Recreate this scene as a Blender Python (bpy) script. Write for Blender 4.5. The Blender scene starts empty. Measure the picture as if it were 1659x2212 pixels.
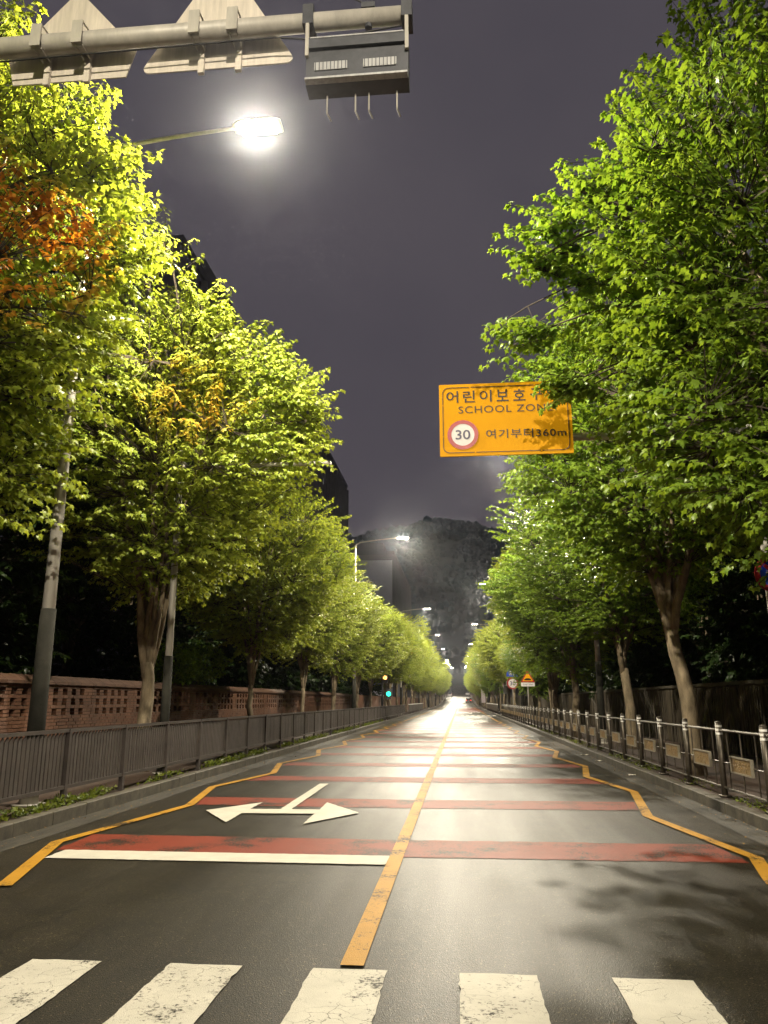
import bpy, math, random
import numpy as np
from mathutils import Vector, Matrix

random.seed(7)
RNG = np.random.default_rng(7)
C = bpy.context.scene.collection
SC = bpy.context.scene

# ------------------------------------------------------------------ camera, sky, exposure
H = 1.7
FPX, CX, CY = 1662.0, 829.5, 1106.0          # photo scaled to 1659 x 2212
PHI = math.atan(407 / FPX)
TH = math.atan(165.5 / FPX * math.cos(PHI))
cam_data = bpy.data.cameras.new('camera')
cam = bpy.data.objects.new('camera', cam_data)
C.objects.link(cam)
cam_data.sensor_fit = 'HORIZONTAL'
cam_data.sensor_width = 36.0
cam_data.lens = 36.0 * FPX / 1659.0
cam_data.clip_start = 0.05
cam_data.clip_end = 4000
cam.location = (0, 0, H)
cam.rotation_euler = (math.pi / 2 + PHI, 0, TH)
SC.camera = cam

world = bpy.data.worlds.new('World')
SC.world = world
world.use_nodes = True
wn = world.node_tree.nodes
bg = wn['Background']
bg.inputs[0].default_value = (0.054, 0.048, 0.058, 1)     # cloudy night sky over a lit city
bg.inputs[1].default_value = 0.9
wt = world.node_tree
w_tc = wn.new('ShaderNodeTexCoord'); w_n = wn.new('ShaderNodeTexNoise')        # faint cloud
w_n.inputs['Scale'].default_value = 2.6; w_n.inputs['Detail'].default_value = 5; w_n.inputs['Roughness'].default_value = 0.55
wt.links.new(w_tc.outputs['Generated'], w_n.inputs['Vector'])
w_r = wn.new('ShaderNodeValToRGB')
w_r.color_ramp.elements[0].position = 0.3; w_r.color_ramp.elements[0].color = (0.046, 0.041, 0.051, 1)
w_r.color_ramp.elements[1].position = 0.72; w_r.color_ramp.elements[1].color = (0.063, 0.055, 0.064, 1)
wt.links.new(w_n.outputs[0], w_r.inputs[0]); wt.links.new(w_r.outputs[0], bg.inputs[0])

SC.view_settings.view_transform = 'Standard'
SC.view_settings.look = 'None'
SC.view_settings.exposure = 0.62
SC.view_settings.gamma = 1.0
SC.cycles.max_bounces = 3
SC.cycles.diffuse_bounces = 1
SC.cycles.glossy_bounces = 1
SC.cycles.transmission_bounces = 3
SC.cycles.volume_bounces = 0
SC.cycles.sample_clamp_indirect = 3.0
SC.cycles.sample_clamp_direct = 0.0
SC.cycles.use_denoising = True
SC.cycles.use_adaptive_sampling = True
SC.cycles.adaptive_threshold = 0.03

LAMP_W = 15000.0
LAMP_COL = (1.0, 0.895, 0.70)


# ------------------------------------------------------------------ photo pixel -> place
_f = Vector((-math.sin(TH) * math.cos(PHI), math.cos(TH) * math.cos(PHI), math.sin(PHI)))
_r = Vector((math.cos(TH), math.sin(TH), 0))
_u = _r.cross(_f)
def ray(x, y):
    return _r * ((x - CX) / FPX) + _u * ((CY - y) / FPX) + _f
def at_y(x, y, Y):
    d = ray(x, y); return Vector((0, 0, H)) + d * (Y / d.y)
def at_x(x, y, X):
    d = ray(x, y); return Vector((0, 0, H)) + d * (X / d.x)
def at_z(x, y, z=0.0):
    d = ray(x, y); return Vector((0, 0, H)) + d * ((z - H) / d.z)


# ------------------------------------------------------------------ mesh helpers
class MB:
    def __init__(s):
        s.v = []; s.f = []
    def add(s, vs, fs):
        o = len(s.v)
        s.v += [tuple(p) for p in vs]
        s.f += [tuple(i + o for i in f) for f in fs]
        return s
    def box(s, c, d, rz=0.0, m=None):
        x, y, z = d[0] / 2, d[1] / 2, d[2] / 2
        vs = [Vector(p) for p in ((-x, -y, -z), (x, -y, -z), (x, y, -z), (-x, y, -z), (-x, -y, z), (x, -y, z), (x, y, z), (-x, y, z))]
        M = m if m is not None else Matrix.Rotation(rz, 3, 'Z')
        vs = [M @ p + Vector(c) for p in vs]
        return s.add(vs, [(0, 3, 2, 1), (4, 5, 6, 7), (0, 1, 5, 4), (1, 2, 6, 5), (2, 3, 7, 6), (3, 0, 4, 7)])
    def bbox(s, c, d, b=0.01):
        """box with chamfered vertical and horizontal edges on top"""
        x, y, z = d[0] / 2, d[1] / 2, d[2] / 2
        vs = []
        for (k, zz) in ((0, -z), (0, z - b), (b, z)):
            vs += [(-x + k, -y + k, zz), (x - k, -y + k, zz), (x - k, y - k, zz), (-x + k, y - k, zz)]
        vs = [Vector(p) + Vector(c) for p in vs]
        fs = [(0, 3, 2, 1), (8, 9, 10, 11)]
        for l in (0, 4):
            for i in range(4):
                j = (i + 1) % 4
                fs.append((l + i, l + j, l + 4 + j, l + 4 + i))
        return s.add(vs, fs)
    def tube(s, path, radii, n=8, cap=True):
        path = [Vector(p) for p in path]
        if not hasattr(radii, '__len__'):
            radii = [radii] * len(path)
        rings = []
        ref = None
        for i, p in enumerate(path):
            t = (path[min(i + 1, len(path) - 1)] - path[max(i - 1, 0)]).normalized()
            if ref is None:
                ref = Vector((0, 1, 0)) if abs(t.y) < 0.9 else Vector((1, 0, 0))
            a = (ref - t * ref.dot(t)).normalized()
            b = t.cross(a)
            ref = a
            rings.append([p + (a * math.cos(2 * math.pi * k / n) + b * math.sin(2 * math.pi * k / n)) * radii[i] for k in range(n)])
        vs = [q for r in rings for q in r]
        fs = []
        for i in range(len(rings) - 1):
            for k in range(n):
                j = (k + 1) % n
                fs.append((i * n + k, i * n + j, (i + 1) * n + j, (i + 1) * n + k))
        if cap:
            fs.append(tuple(reversed(range(n))))
            fs.append(tuple(range((len(rings) - 1) * n, len(rings) * n)))
        return s.add(vs, fs)
    def prism(s, poly, y0, y1):
        """poly [(x,z)] counter-clockwise seen from -Y, extruded from y0 (front) to y1"""
        n = len(poly)
        vs = [(x, y0, z) for x, z in poly] + [(x, y1, z) for x, z in poly]
        fs = [tuple(range(n)), tuple(reversed(range(n, 2 * n)))]
        for i in range(n):
            j = (i + 1) % n
            fs.append((i, n + i, n + j, j))
        return s.add(vs, fs)
    def ring(s, cx, cz, r0, r1, y0, y1, n=40):
        vs = []; fs = []
        for k in range(n):
            c, d = math.cos(2 * math.pi * k / n), math.sin(2 * math.pi * k / n)
            vs += [(cx + r0 * c, y0, cz + r0 * d), (cx + r1 * c, y0, cz + r1 * d), (cx + r1 * c, y1, cz + r1 * d), (cx + r0 * c, y1, cz + r0 * d)]
        for k in range(n):
            a, b = 4 * k, 4 * ((k + 1) % n)
            fs += [(a, a + 1, b + 1, b), (a + 1, a + 2, b + 2, b + 1), (a + 3, b + 3, b + 2, a + 2), (a, b, b + 3, a + 3)]
        return s.add(vs, fs)
    def sheet(s, poly, z):
        return s.add([(x, y, z) for x, y in poly], [tuple(range(len(poly)))])
    def mesh(s, name, mat=None, smooth=False):
        me = bpy.data.meshes.new(name)
        me.from_pydata(s.v, [], s.f)
        if mat: me.materials.append(mat)
        if smooth:
            me.polygons.foreach_set('use_smooth', [True] * len(me.polygons))
        me.update()
        return me
    def build(s, name, mat, parent=None, smooth=False, loc=None):
        return link(name, s.mesh(name, mat, smooth), parent, loc)


def link(name, data, parent=None, loc=None, rz=0.0):
    o = bpy.data.objects.new(name, data)
    C.objects.link(o)
    if parent: o.parent = parent
    if loc is not None: o.location = loc
    if rz: o.rotation_euler = (0, 0, rz)
    return o

def tag(o, label=None, cat=None, group=None, kind=None):
    if label: o['label'] = label
    if cat: o['category'] = cat
    if group: o['group'] = group
    if kind: o['kind'] = kind
    return o

def thing(name, label, cat, loc=(0, 0, 0), rz=0.0, group=None):
    return tag(link(name, None, None, loc, rz), label, cat, group)

def copy_tree(o, parent=None, loc=None, rz=None, label=None, scale=None):
    c = o.copy()
    C.objects.link(c)
    if parent: c.parent = parent
    if loc is not None: c.location = loc
    if rz is not None: c.rotation_euler = (0, 0, rz)
    if scale is not None: c.scale = scale
    if label: c['label'] = label
    for ch in list(o.children):
        copy_tree(ch, c)
    return c

def zf(y):
    """height of the road surface along the street: level, then the far hill"""
    t = (y - 195) / 330.0
    if t <= 0: return 0.0
    t = min(t, 1.6)
    return 8.5 * (t * t * (3 - 2 * t) if t < 0.5 else (0.5 + (t - 0.5) * 1.5) )


# ------------------------------------------------------------------ materials
MATS = {}
def new_mat(name):
    m = bpy.data.materials.new(name)
    m.use_nodes = True
    MATS[name] = m
    nt = m.node_tree
    return m, nt, nt.nodes, nt.links, nt.nodes['Principled BSDF']

def noise(nt, scale, detail=4, rough=0.6, coord='Object', vec_scale=None):
    tc = nt.nodes.new('ShaderNodeNewGeometry')        # place in the world: alike pieces never repeat a pattern
    n = nt.nodes.new('ShaderNodeTexNoise')
    n.inputs['Scale'].default_value = scale
    n.inputs['Detail'].default_value = detail
    n.inputs['Roughness'].default_value = rough
    src = tc.outputs['Position']
    if vec_scale:
        mp = nt.nodes.new('ShaderNodeMapping')
        mp.inputs['Scale'].default_value = vec_scale
        nt.links.new(src, mp.inputs[0]); src = mp.outputs[0]
    nt.links.new(src, n.inputs['Vector'])
    return n

def ramp(nt, src, stops):
    r = nt.nodes.new('ShaderNodeValToRGB')
    el = r.color_ramp.elements
    while len(el) < len(stops): el.new(0.5)
    for e, (p, c) in zip(el, stops):
        e.position = p
        e.color = (c, c, c, 1) if not hasattr(c, '__len__') else (*c, 1)
    nt.links.new(src, r.inputs[0])
    return r

def mixc(nt, fac, a, b):
    m = nt.nodes.new('ShaderNodeMix'); m.data_type = 'RGBA'
    for s, v in ((0, fac), (6, a), (7, b)):
        if hasattr(v, 'node'): nt.links.new(v, m.inputs[s])
        elif s == 0: m.inputs[0].default_value = v
        else: m.inputs[s].default_value = (*v, 1)
    return m.outputs[2]

def bump(nt, bsdf, src, strength=0.3, dist=0.01):
    b = nt.nodes.new('ShaderNodeBump')
    b.inputs['Strength'].default_value = strength
    b.inputs['Distance'].default_value = dist
    nt.links.new(src, b.inputs['Height'])
    nt.links.new(b.outputs[0], bsdf.inputs['Normal'])

def simple(name, col, rough=0.6, metal=0.0, var=0.25, scale=6.0, bmp=0.0, vec_scale=None, spec=0.5, fine=None):
    m, nt, N, L, P = new_mat(name)
    n = noise(nt, scale, 5, 0.65, vec_scale=vec_scale)
    lo = tuple(c * (1 - var) for c in col); hi = tuple(min(1, c * (1 + var)) for c in col)
    r = ramp(nt, n.outputs[0], [(0.3, lo), (0.7, hi)])
    L.new(r.outputs[0], P.inputs['Base Color'])
    P.inputs['Roughness'].default_value = rough
    P.inputs['Metallic'].default_value = metal
    P.inputs['Specular IOR Level'].default_value = spec
    if bmp:
        n2 = noise(nt, fine or scale * 6, 4, 0.7)
        bump(nt, P, n2.outputs[0], bmp, 0.01)
    return m

def asphalt_nodes(nt):
    """returns (colour, roughness, height) sockets of damp asphalt"""
    n1 = noise(nt, 0.35, 5, 0.6)
    n2 = noise(nt, 140, 2, 0.5)
    v = nt.nodes.new('ShaderNodeTexVoronoi'); v.inputs['Scale'].default_value = 125
    tc = nt.nodes.new('ShaderNodeTexCoord'); nt.links.new(tc.outputs['Object'], v.inputs['Vector'])
    n3 = noise(nt, 0.6, 4, 0.6, vec_scale=(1.6, 0.12, 1))
    base = ramp(nt, n1.outputs[0], [(0.3, (0.017, 0.0135, 0.0075)), (0.75, (0.028, 0.0225, 0.013))])
    speck = ramp(nt, v.outputs['Color'], [(0.45, 0.45), (0.85, 1.5), (0.96, 8.0)])
    mul = nt.nodes.new('ShaderNodeMix'); mul.data_type = 'RGBA'; mul.blend_type = 'MULTIPLY'; mul.inputs[0].default_value = 1
    nt.links.new(base.outputs[0], mul.inputs[6]); nt.links.new(speck.outputs[0], mul.inputs[7])
    rough = ramp(nt, n3.outputs[0], [(0.3, 0.38), (0.7, 0.54)])
    gp_ = nt.nodes.new('ShaderNodeNewGeometry')
    wb = noise(nt, 0.9, 4, 0.65)
    w1 = nt.nodes.new('ShaderNodeVectorMath'); w1.operation = 'SCALE'; nt.links.new(wb.outputs['Color'], w1.inputs[0]); w1.inputs['Scale'].default_value = 1.6
    w2 = nt.nodes.new('ShaderNodeVectorMath'); w2.operation = 'ADD'; nt.links.new(gp_.outputs['Position'], w2.inputs[0]); nt.links.new(w1.outputs[0], w2.inputs[1])
    cv = nt.nodes.new('ShaderNodeTexVoronoi'); cv.feature = 'DISTANCE_TO_EDGE'; cv.inputs['Scale'].default_value = 0.33
    nt.links.new(w2.outputs[0], cv.inputs['Vector'])
    crk = ramp(nt, cv.outputs['Distance'], [(0.002, 0.35), (0.007, 1.0)])
    st = noise(nt, 1.7, 6, 0.7)
    sta = ramp(nt, st.outputs[0], [(0.28, 0.45), (0.5, 1.0), (0.75, 1.35)])
    for k_ in (crk, sta):
        m2 = nt.nodes.new('ShaderNodeMix'); m2.data_type = 'RGBA'; m2.blend_type = 'MULTIPLY'; m2.inputs[0].default_value = 1
        nt.links.new(mul.outputs[2], m2.inputs[6]); nt.links.new(k_.outputs[0], m2.inputs[7]); mul = m2
    add = nt.nodes.new('ShaderNodeMath'); add.operation = 'ADD'
    nt.links.new(v.outputs['Distance'], add.inputs[0]); nt.links.new(n2.outputs[0], add.inputs[1])
    return mul.outputs[2], rough.outputs[0], add.outputs[0]

m, nt, N, L, P = new_mat('asphalt')
c, r, h = asphalt_nodes(nt)
L.new(c, P.inputs['Base Color']); L.new(r, P.inputs['Roughness']); bump(nt, P, h, 0.5, 0.004); P.inputs['Specular IOR Level'].default_value = 0.16; P.inputs['Specular Tint'].default_value = (1.0, 0.96, 0.88, 1)

def paint(name, col, wear=0.5, crack=True, rough=0.6):
    """road paint: worn through to the asphalt in grains, cracks and rubbed patches"""
    m, nt, N, L, P = new_mat(name)
    c, r, h = asphalt_nodes(nt)
    big = noise(nt, 1.3, 4, 0.65)
    small = noise(nt, 34, 4, 0.75)
    s = nt.nodes.new('ShaderNodeMath'); s.operation = 'MULTIPLY_ADD'
    L.new(big.outputs[0], s.inputs[0]); s.inputs[1].default_value = 0.75
    sm = nt.nodes.new('ShaderNodeMath'); sm.operation = 'MULTIPLY'; L.new(small.outputs[0], sm.inputs[0]); sm.inputs[1].default_value = 0.6
    L.new(sm.outputs[0], s.inputs[2])
    mask = ramp(nt, s.outputs[0], [(wear + 0.28, 0.0), (wear + 0.36, 1.0)])
    fac = mask.outputs[0]
    if crack:
        tc = N.new('ShaderNodeTexCoord')
        wob = noise(nt, 6, 3, 0.6)
        va = N.new('ShaderNodeVectorMath'); va.operation = 'SCALE'; L.new(wob.outputs['Color'], va.inputs[0]); va.inputs['Scale'].default_value = 0.16
        vb = N.new('ShaderNodeVectorMath'); vb.operation = 'ADD'; L.new(tc.outputs['Object'], vb.inputs[0]); L.new(va.outputs[0], vb.inputs[1])
        vo = N.new('ShaderNodeTexVoronoi'); vo.feature = 'DISTANCE_TO_EDGE'; vo.inputs['Scale'].default_value = 8
        L.new(vb.outputs[0], vo.inputs['Vector'])
        cr = ramp(nt, vo.outputs['Distance'], [(0.006, 0.75), (0.022, 0.0)])
        gate = noise(nt, 2.1, 3, 0.6)
        gr = ramp(nt, gate.outputs[0], [(0.47, 0.0), (0.6, 1.0)])
        mu = N.new('ShaderNodeMath'); mu.operation = 'MULTIPLY'; L.new(cr.outputs[0], mu.inputs[0]); L.new(gr.outputs[0], mu.inputs[1])
        mx = N.new('ShaderNodeMath'); mx.operation = 'MAXIMUM'; L.new(fac, mx.inputs[0]); L.new(mu.outputs[0], mx.inputs[1])
        fac = mx.outputs[0]
    tone = noise(nt, 3.5, 5, 0.7)
    pc = ramp(nt, tone.outputs[0], [(0.3, tuple(k * 0.8 for k in col)), (0.75, col)])
    out = mixc(nt, fac, pc.outputs[0], c)
    L.new(out, P.inputs['Base Color'])
    P.inputs['Roughness'].default_value = rough
    P.inputs['Specular IOR Level'].default_value = 0.13
    bump(nt, P, h, 0.45, 0.004)
    return m
paint('white_paint', (0.58, 0.55, 0.46), 0.465)
paint('white_line', (0.58, 0.55, 0.46), 0.56, crack=False)
paint('yellow_paint', (0.46, 0.235, 0.02), 0.43, crack=False, rough=0.58)
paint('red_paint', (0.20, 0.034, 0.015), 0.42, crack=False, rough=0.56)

simple('concrete', (0.068, 0.058, 0.040), 0.7, var=0.6, scale=3.5, bmp=0.5, fine=30)
simple('gutter_dirt', (0.030, 0.025, 0.016), 0.7, var=0.85, scale=4, bmp=0.8, fine=45, vec_scale=(2.5, 0.4, 1))
simple('pavers', (0.05, 0.03, 0.02), 0.8, var=0.4, scale=3, bmp=0.4)
simple('soil', (0.05, 0.038, 0.025), 0.95, var=0.5, scale=1.5, bmp=0.6)
simple('fence_paint', (0.062, 0.051, 0.045), 0.5, metal=0.25, var=0.25, scale=5)
simple('rail_paint', (0.10, 0.085, 0.066), 0.42, metal=0.5, var=0.3, scale=7)
simple('reflector', (0.85, 0.84, 0.8), 0.35, var=0.05)
simple('plaque', (0.30, 0.205, 0.09), 0.45, metal=0.35, var=0.45, scale=38, bmp=0.9, fine=30)
simple('plaque_frame', (0.27, 0.24, 0.18), 0.45, metal=0.4, var=0.2)
simple('galvanised', (0.42, 0.395, 0.345), 0.5, metal=0.08, var=0.2, scale=3, vec_scale=(3, 3, 0.6))
simple('pole_sleeve', (0.024, 0.023, 0.018), 0.85, spec=0.15, var=0.45, scale=3.0, bmp=0.4, fine=25)
simple('aluminium', (0.60, 0.54, 0.46), 0.55, metal=0.05, var=0.16, scale=3, vec_scale=(8, 1, 0.8))
simple('dark_metal', (0.06, 0.062, 0.07), 0.5, metal=0.3, var=0.3)
simple('vent_panel', (0.36, 0.36, 0.36), 0.5, metal=0.4, var=0.25, scale=30, vec_scale=(1, 1, 0.02))
simple('cable', (0.02, 0.02, 0.02), 0.5)
simple('sign_yellow', (0.86, 0.40, 0.006), 0.5, var=0.05, scale=1.5, spec=0.08)
simple('sign_black', (0.035, 0.02, 0.012), 0.5)
simple('sign_red', (0.45, 0.03, 0.035), 0.4, var=0.06)
simple('sign_white', (0.82, 0.78, 0.76), 0.4, var=0.04)
simple('sign_blue', (0.02, 0.07, 0.55), 0.4, var=0.06)
simple('sign_number', (0.10, 0.09, 0.16), 0.5)
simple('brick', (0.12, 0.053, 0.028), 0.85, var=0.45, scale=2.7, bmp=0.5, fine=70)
simple('mortar', (0.13, 0.10, 0.07), 0.9, var=0.25, scale=12, bmp=0.5)
simple('coping', (0.10, 0.05, 0.03), 0.85, var=0.35, scale=4, bmp=0.4)
simple('stone_wall', (0.062, 0.048, 0.03), 0.9, var=0.75, scale=1.8, bmp=0.8, fine=9, vec_scale=(1, 2.2, 0.35))
simple('bark', (0.21, 0.165, 0.105), 0.9, var=0.5, scale=5, bmp=0.9, fine=18, vec_scale=(1.6, 1.6, 0.5))
simple('twig_bark', (0.055, 0.042, 0.028), 0.9, var=0.3)
simple('tower_wall', (0.17, 0.165, 0.175), 0.85, var=0.15, scale=0.15)
simple('tower_dark', (0.10, 0.10, 0.115), 0.85, var=0.2, scale=0.2)
simple('gable_wall', (0.78, 0.78, 0.82), 0.85, var=0.1, scale=0.1)
simple('tower_number', (0.14, 0.14, 0.16), 0.8)
simple('window_glass', (0.02, 0.025, 0.03), 0.08, var=0.2, scale=0.3, spec=0.8)
simple('window_frame', (0.16, 0.16, 0.18), 0.6)
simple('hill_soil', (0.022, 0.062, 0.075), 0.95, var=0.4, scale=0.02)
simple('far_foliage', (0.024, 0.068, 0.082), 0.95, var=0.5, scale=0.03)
simple('car_silver', (0.45, 0.45, 0.46), 0.3, metal=0.6, var=0.05)
simple('car_dark', (0.05, 0.055, 0.065), 0.3, metal=0.5, var=0.05)
simple('tyre', (0.02, 0.02, 0.02), 0.8)
simple('car_glass', (0.02, 0.022, 0.025), 0.1)
simple('paper', (0.65, 0.6, 0.52), 0.8, var=0.15)
simple('dead_leaf', (0.26, 0.16, 0.06), 0.8, var=0.4, scale=20)
simple('cloth', (0.62, 0.56, 0.60), 0.8, var=0.1)

def emissive(name, col, strength):
    m, nt, N, L, P = new_mat(name)
    P.inputs['Base Color'].default_value = (*[min(1, c) for c in col], 1)
    P.inputs['Emission Color'].default_value = (*col, 1)
    P.inputs['Emission Strength'].default_value = strength
    return m
emissive('lamp_lens', (1.0, 0.9, 0.72), 45)
emissive('signal_green', (0.02, 1.0, 0.55), 2.2)
emissive('signal_amber', (1.0, 0.42, 0.10), 4)
emissive('tail_light', (1.0, 0.05, 0.03), 4)
emissive('lit_window', (0.75, 0.8, 0.85), 0.10)

def leaf_mat(name, lo, hi, orange=False, gloss=0.40):
    m, nt, N, L, P = new_mat(name)
    a = N.new('ShaderNodeAttribute'); a.attribute_name = 'tone'
    c = ramp(nt, a.outputs['Fac'], [(0.0, lo), (1.0, hi)]).outputs[0]
    if orange:
        b = N.new('ShaderNodeAttribute'); b.attribute_name = 'turn'
        oc = ramp(nt, a.outputs['Fac'], [(0.0, (0.62, 0.27, 0.03)), (0.5, (0.75, 0.25, 0.03)), (1.0, (0.74, 0.40, 0.05))]).outputs[0]
        c = mixc(nt, b.outputs['Fac'], c, oc)
    L.new(c, P.inputs['Base Color'])
    P.inputs['Roughness'].default_value = gloss
    P.inputs['Specular IOR Level'].default_value = 0.3
    t = N.new('ShaderNodeBsdfTranslucent')
    br = N.new('ShaderNodeMix'); br.data_type = 'RGBA'; br.blend_type = 'MULTIPLY'; br.inputs[0].default_value = 1
    L.new(c, br.inputs[6]); br.inputs[7].default_value = (1.25, 1.15, 0.6, 1)
    L.new(br.outputs[2], t.inputs['Color'])
    mx = N.new('ShaderNodeMixShader'); mx.inputs[0].default_value = 0.38
    L.new(P.outputs[0], mx.inputs[1]); L.new(t.outputs[0], mx.inputs[2])
    L.new(mx.outputs[0], N['Material Output'].inputs['Surface'])
    return m
leaf_mat('maple_leaf', (0.19, 0.27, 0.026), (0.40, 0.46, 0.07), orange=True)
leaf_mat('maple_leaf_cool', (0.105, 0.205, 0.018), (0.26, 0.37, 0.045))
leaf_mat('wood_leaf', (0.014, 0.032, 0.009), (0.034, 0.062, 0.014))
leaf_mat('weed_leaf', (0.07, 0.11, 0.015), (0.18, 0.21, 0.04))
M = MATS

# ------------------------------------------------------------------ the setting
KL, KR = -5.72, 4.0           # kerb faces
KH = 0.18                     # kerb height
XC = -0.75                    # centre line
def ys(y0, y1):
    out = [y0]
    y = y0
    while y < y1:
        y += 6 if y < 195 else 12
        out.append(min(y, y1))
    return out

def strip(name, x0, x1, y0, y1, z, mat, nx=1):
    mb = MB()
    Y = ys(y0, y1)
    for y in Y:
        for i in range(nx + 1):
            mb.v.append((x0 + (x1 - x0) * i / nx, y, zf(y) + z))
    for j in range(len(Y) - 1):
        for i in range(nx):
            a = j * (nx + 1) + i
            mb.f.append((a, a + 1, a + nx + 2, a + nx + 1))
    return mb.build(name, mat)

g = strip('ground', -900, 900, -120, 1400, -0.06, M['soil'], 6); tag(g, kind='structure')
road = strip('road', KL - 0.02, KR + 0.02, -60, 640, 0.0, M['asphalt'], 4); tag(road, kind='structure')
sl = strip('pavement_left', KL - 0.16, -8.62, -60, 640, KH - 0.012, M['pavers']); tag(sl, kind='structure')
sr = strip('pavement_right', KR + 0.16, 8.0, -60, 640, KH - 0.012, M['pavers']); tag(sr, kind='structure')

# kerbs, stone by stone where they can be told apart
for nm, xf, sgn in (('kerb_left', KL, -1), ('kerb_right', KR, 1)):
    k = tag(link(nm, None), kind='structure')
    stone = MB().bbox((sgn * 0.085, 0.497, KH / 2 - 0.03), (0.17, 0.988, KH + 0.06), 0.012).mesh('kerb_stone', M['concrete'])
    for i in range(72):
        o = link('kerb_stone', stone, k, (xf + random.uniform(-0.004, 0.004), -6 + i, random.uniform(-0.004, 0.004)))
        o.rotation_euler = (random.uniform(-0.003, 0.003), 0, random.uniform(-0.004, 0.004))
    mb = MB()
    y = 66
    while y < 500:
        mb.box((xf + sgn * 0.085, y + 1.99, (zf(y) + zf(y + 4)) / 2 + KH / 2 - 0.05), (0.17, 3.98, KH + 0.1)); y += 4
    tag(mb.build('kerb_stones_far', M['concrete'], k), kind='stuff')
# gutter strips with silt
for nm, x0, x1 in (('gutter_left', KL + 0.005, KL + 0.42), ('gutter_right', KR - 0.40, KR - 0.005)):
    tag(strip(nm, x0, x1, -20, 190, 0.005, M['gutter_dirt'], 2), kind='structure')

# painted markings, parts of the road
def mark(name, polys, mat, z, me=None):
    mb = MB()
    for p in polys: mb.sheet(p, z)
    return mb.build(name, mat, road)
def rect(x0, x1, y0, y1): return [(x0, y0), (x1, y0), (x1, y1), (x0, y1)]
def ragged(poly, step=0.07, amp=0.004):
    out = []
    for i, p in enumerate(poly):
        q = poly[(i + 1) % len(poly)]
        n = max(1, int(math.hypot(q[0] - p[0], q[1] - p[1]) / step))
        for k in range(n):
            out.append((p[0] + (q[0] - p[0]) * k / n + random.gauss(0, amp), p[1] + (q[1] - p[1]) * k / n + random.gauss(0, amp)))
    return out

for i in range(-2, 6):
    x0 = -2.91 + 0.955 * i
    mark('crosswalk_stripe', [ragged(rect(x0, x0 + 0.485, 1.9, 5.5))], M['white_paint'], 0.009)
mark('stop_line', [ragged(rect(-4.62, XC - 0.08, 8.76, 9.24))], M['white_line'], 0.012)
mb = MB()
Y = ys(5.56, 200)
for y in Y: mb.v += [(XC - 0.078, y, 0.014), (XC + 0.078, y, 0.014)]
mb.f = [(2 * i, 2 * i + 1, 2 * i + 3, 2 * i + 2) for i in range(len(Y) - 1)]
mb.build('centre_line', M['yellow_paint'], road)

def polyline_strip(pts, w):
    mb = MB()
    n = len(pts)
    for i, p in enumerate(pts):
        p = Vector(p)
        d0 = (p - Vector(pts[max(i - 1, 0)])); d1 = (Vector(pts[min(i + 1, n - 1)]) - p)
        if d0.length < 1e-6: d0 = d1
        if d1.length < 1e-6: d1 = d0
        d0.normalize(); d1.normalize()
        t = (d0 + d1).normalized()
        nrm = Vector((-t.y, t.x)); k = 1 / max(0.5, nrm.dot(Vector((-d0.y, d0.x))))
        q = nrm * (w / 2 * k)
        mb.v += [(p.x + q.x, p.y + q.y, 0.016), (p.x - q.x, p.y - q.y, 0.016)]
    mb.f = [(2 * i, 2 * i + 1, 2 * i + 3, 2 * i + 2) for i in range(n - 1)]
    return mb
lz = [(-4.30, 7.45), (-4.97, 9.7), (-4.52, 13.2), (-5.0, 15.9), (-4.5, 19.0), (-5.0, 21.9)]
rz_ = [(2.80, 7.6), (2.95, 8.4), (3.2, 9.5), (2.76, 12.64), (3.24, 15.86), (2.81, 18.8), (3.23, 21.7)]
y = 21.9
while y < 60:
    lz += [(-4.5, y + 3.1), (-5.0, y + 6.0)]; rz_ += [(2.81, y + 3.0), (3.23, y + 6.0)]; y += 6.0
lz += [(-4.75, 66), (-4.75, 190)]; rz_ += [(3.02, 66), (3.02, 190)]
polyline_strip(lz, 0.15).build('zigzag_line', M['yellow_paint'], road)
polyline_strip(rz_, 0.15).build('zigzag_line', M['yellow_paint'], road)
def zig_x(pts, y):
    for a, b in zip(pts, pts[1:]):
        if a[1] <= y <= b[1]: return a[0] + (b[0] - a[0]) * (y - a[1]) / (b[1] - a[1])
    return pts[-1][0]
yb = 9.27
while yb < 62:
    y2 = yb + 1.08
    for s in (0, 1):
        a, b = (lz, XC) if s == 0 else (rz_, XC)
        e = 0.09 if s == 0 else -0.09
        mark('red_band', [ragged([(zig_x(a, yb) + e, yb), (b, yb - 0.06), (b, y2 - 0.06), (zig_x(a, y2) + e, y2)][::(1 if s == 0 else -1)], 0.1, 0.012)], M['red_paint'], 0.005)
    yb += 4.02
# brake-light glow painted red onto the road before the hill, and the hump
mark('red_glow_patch', [rect(XC + 0.3, 3.6, 118, 188)], M['red_paint'], 0.005)
for i in range(9):
    x0 = -5.0 + i * 1.0
    mark('hump_marking', [[(x0, 190), (x0 + 0.5, 190), (x0 + 0.95, 194), (x0 + 0.45, 194)]], M['yellow_paint'], 0.006)
# two-way arrow in the left lane
s_ = 1.1333
ar = [(-3.57, 11.11), (-2.97, 10.07), (-2.99, 10.88), (-2.0, 10.92), (-1.98, 10.03), (-1.41, 11.06), (-2.03, 12.11), (-2.0, 11.32), (-2.405, 11.32), (-2.45, 14.74), (-2.61, 14.74), (-2.56, 11.32), (-2.99, 11.29), (-2.99, 12.04)]
mark('lane_arrow', [ragged([(x * s_, y * s_) for x, y in ar])], M['white_line'], 0.018)
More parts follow.
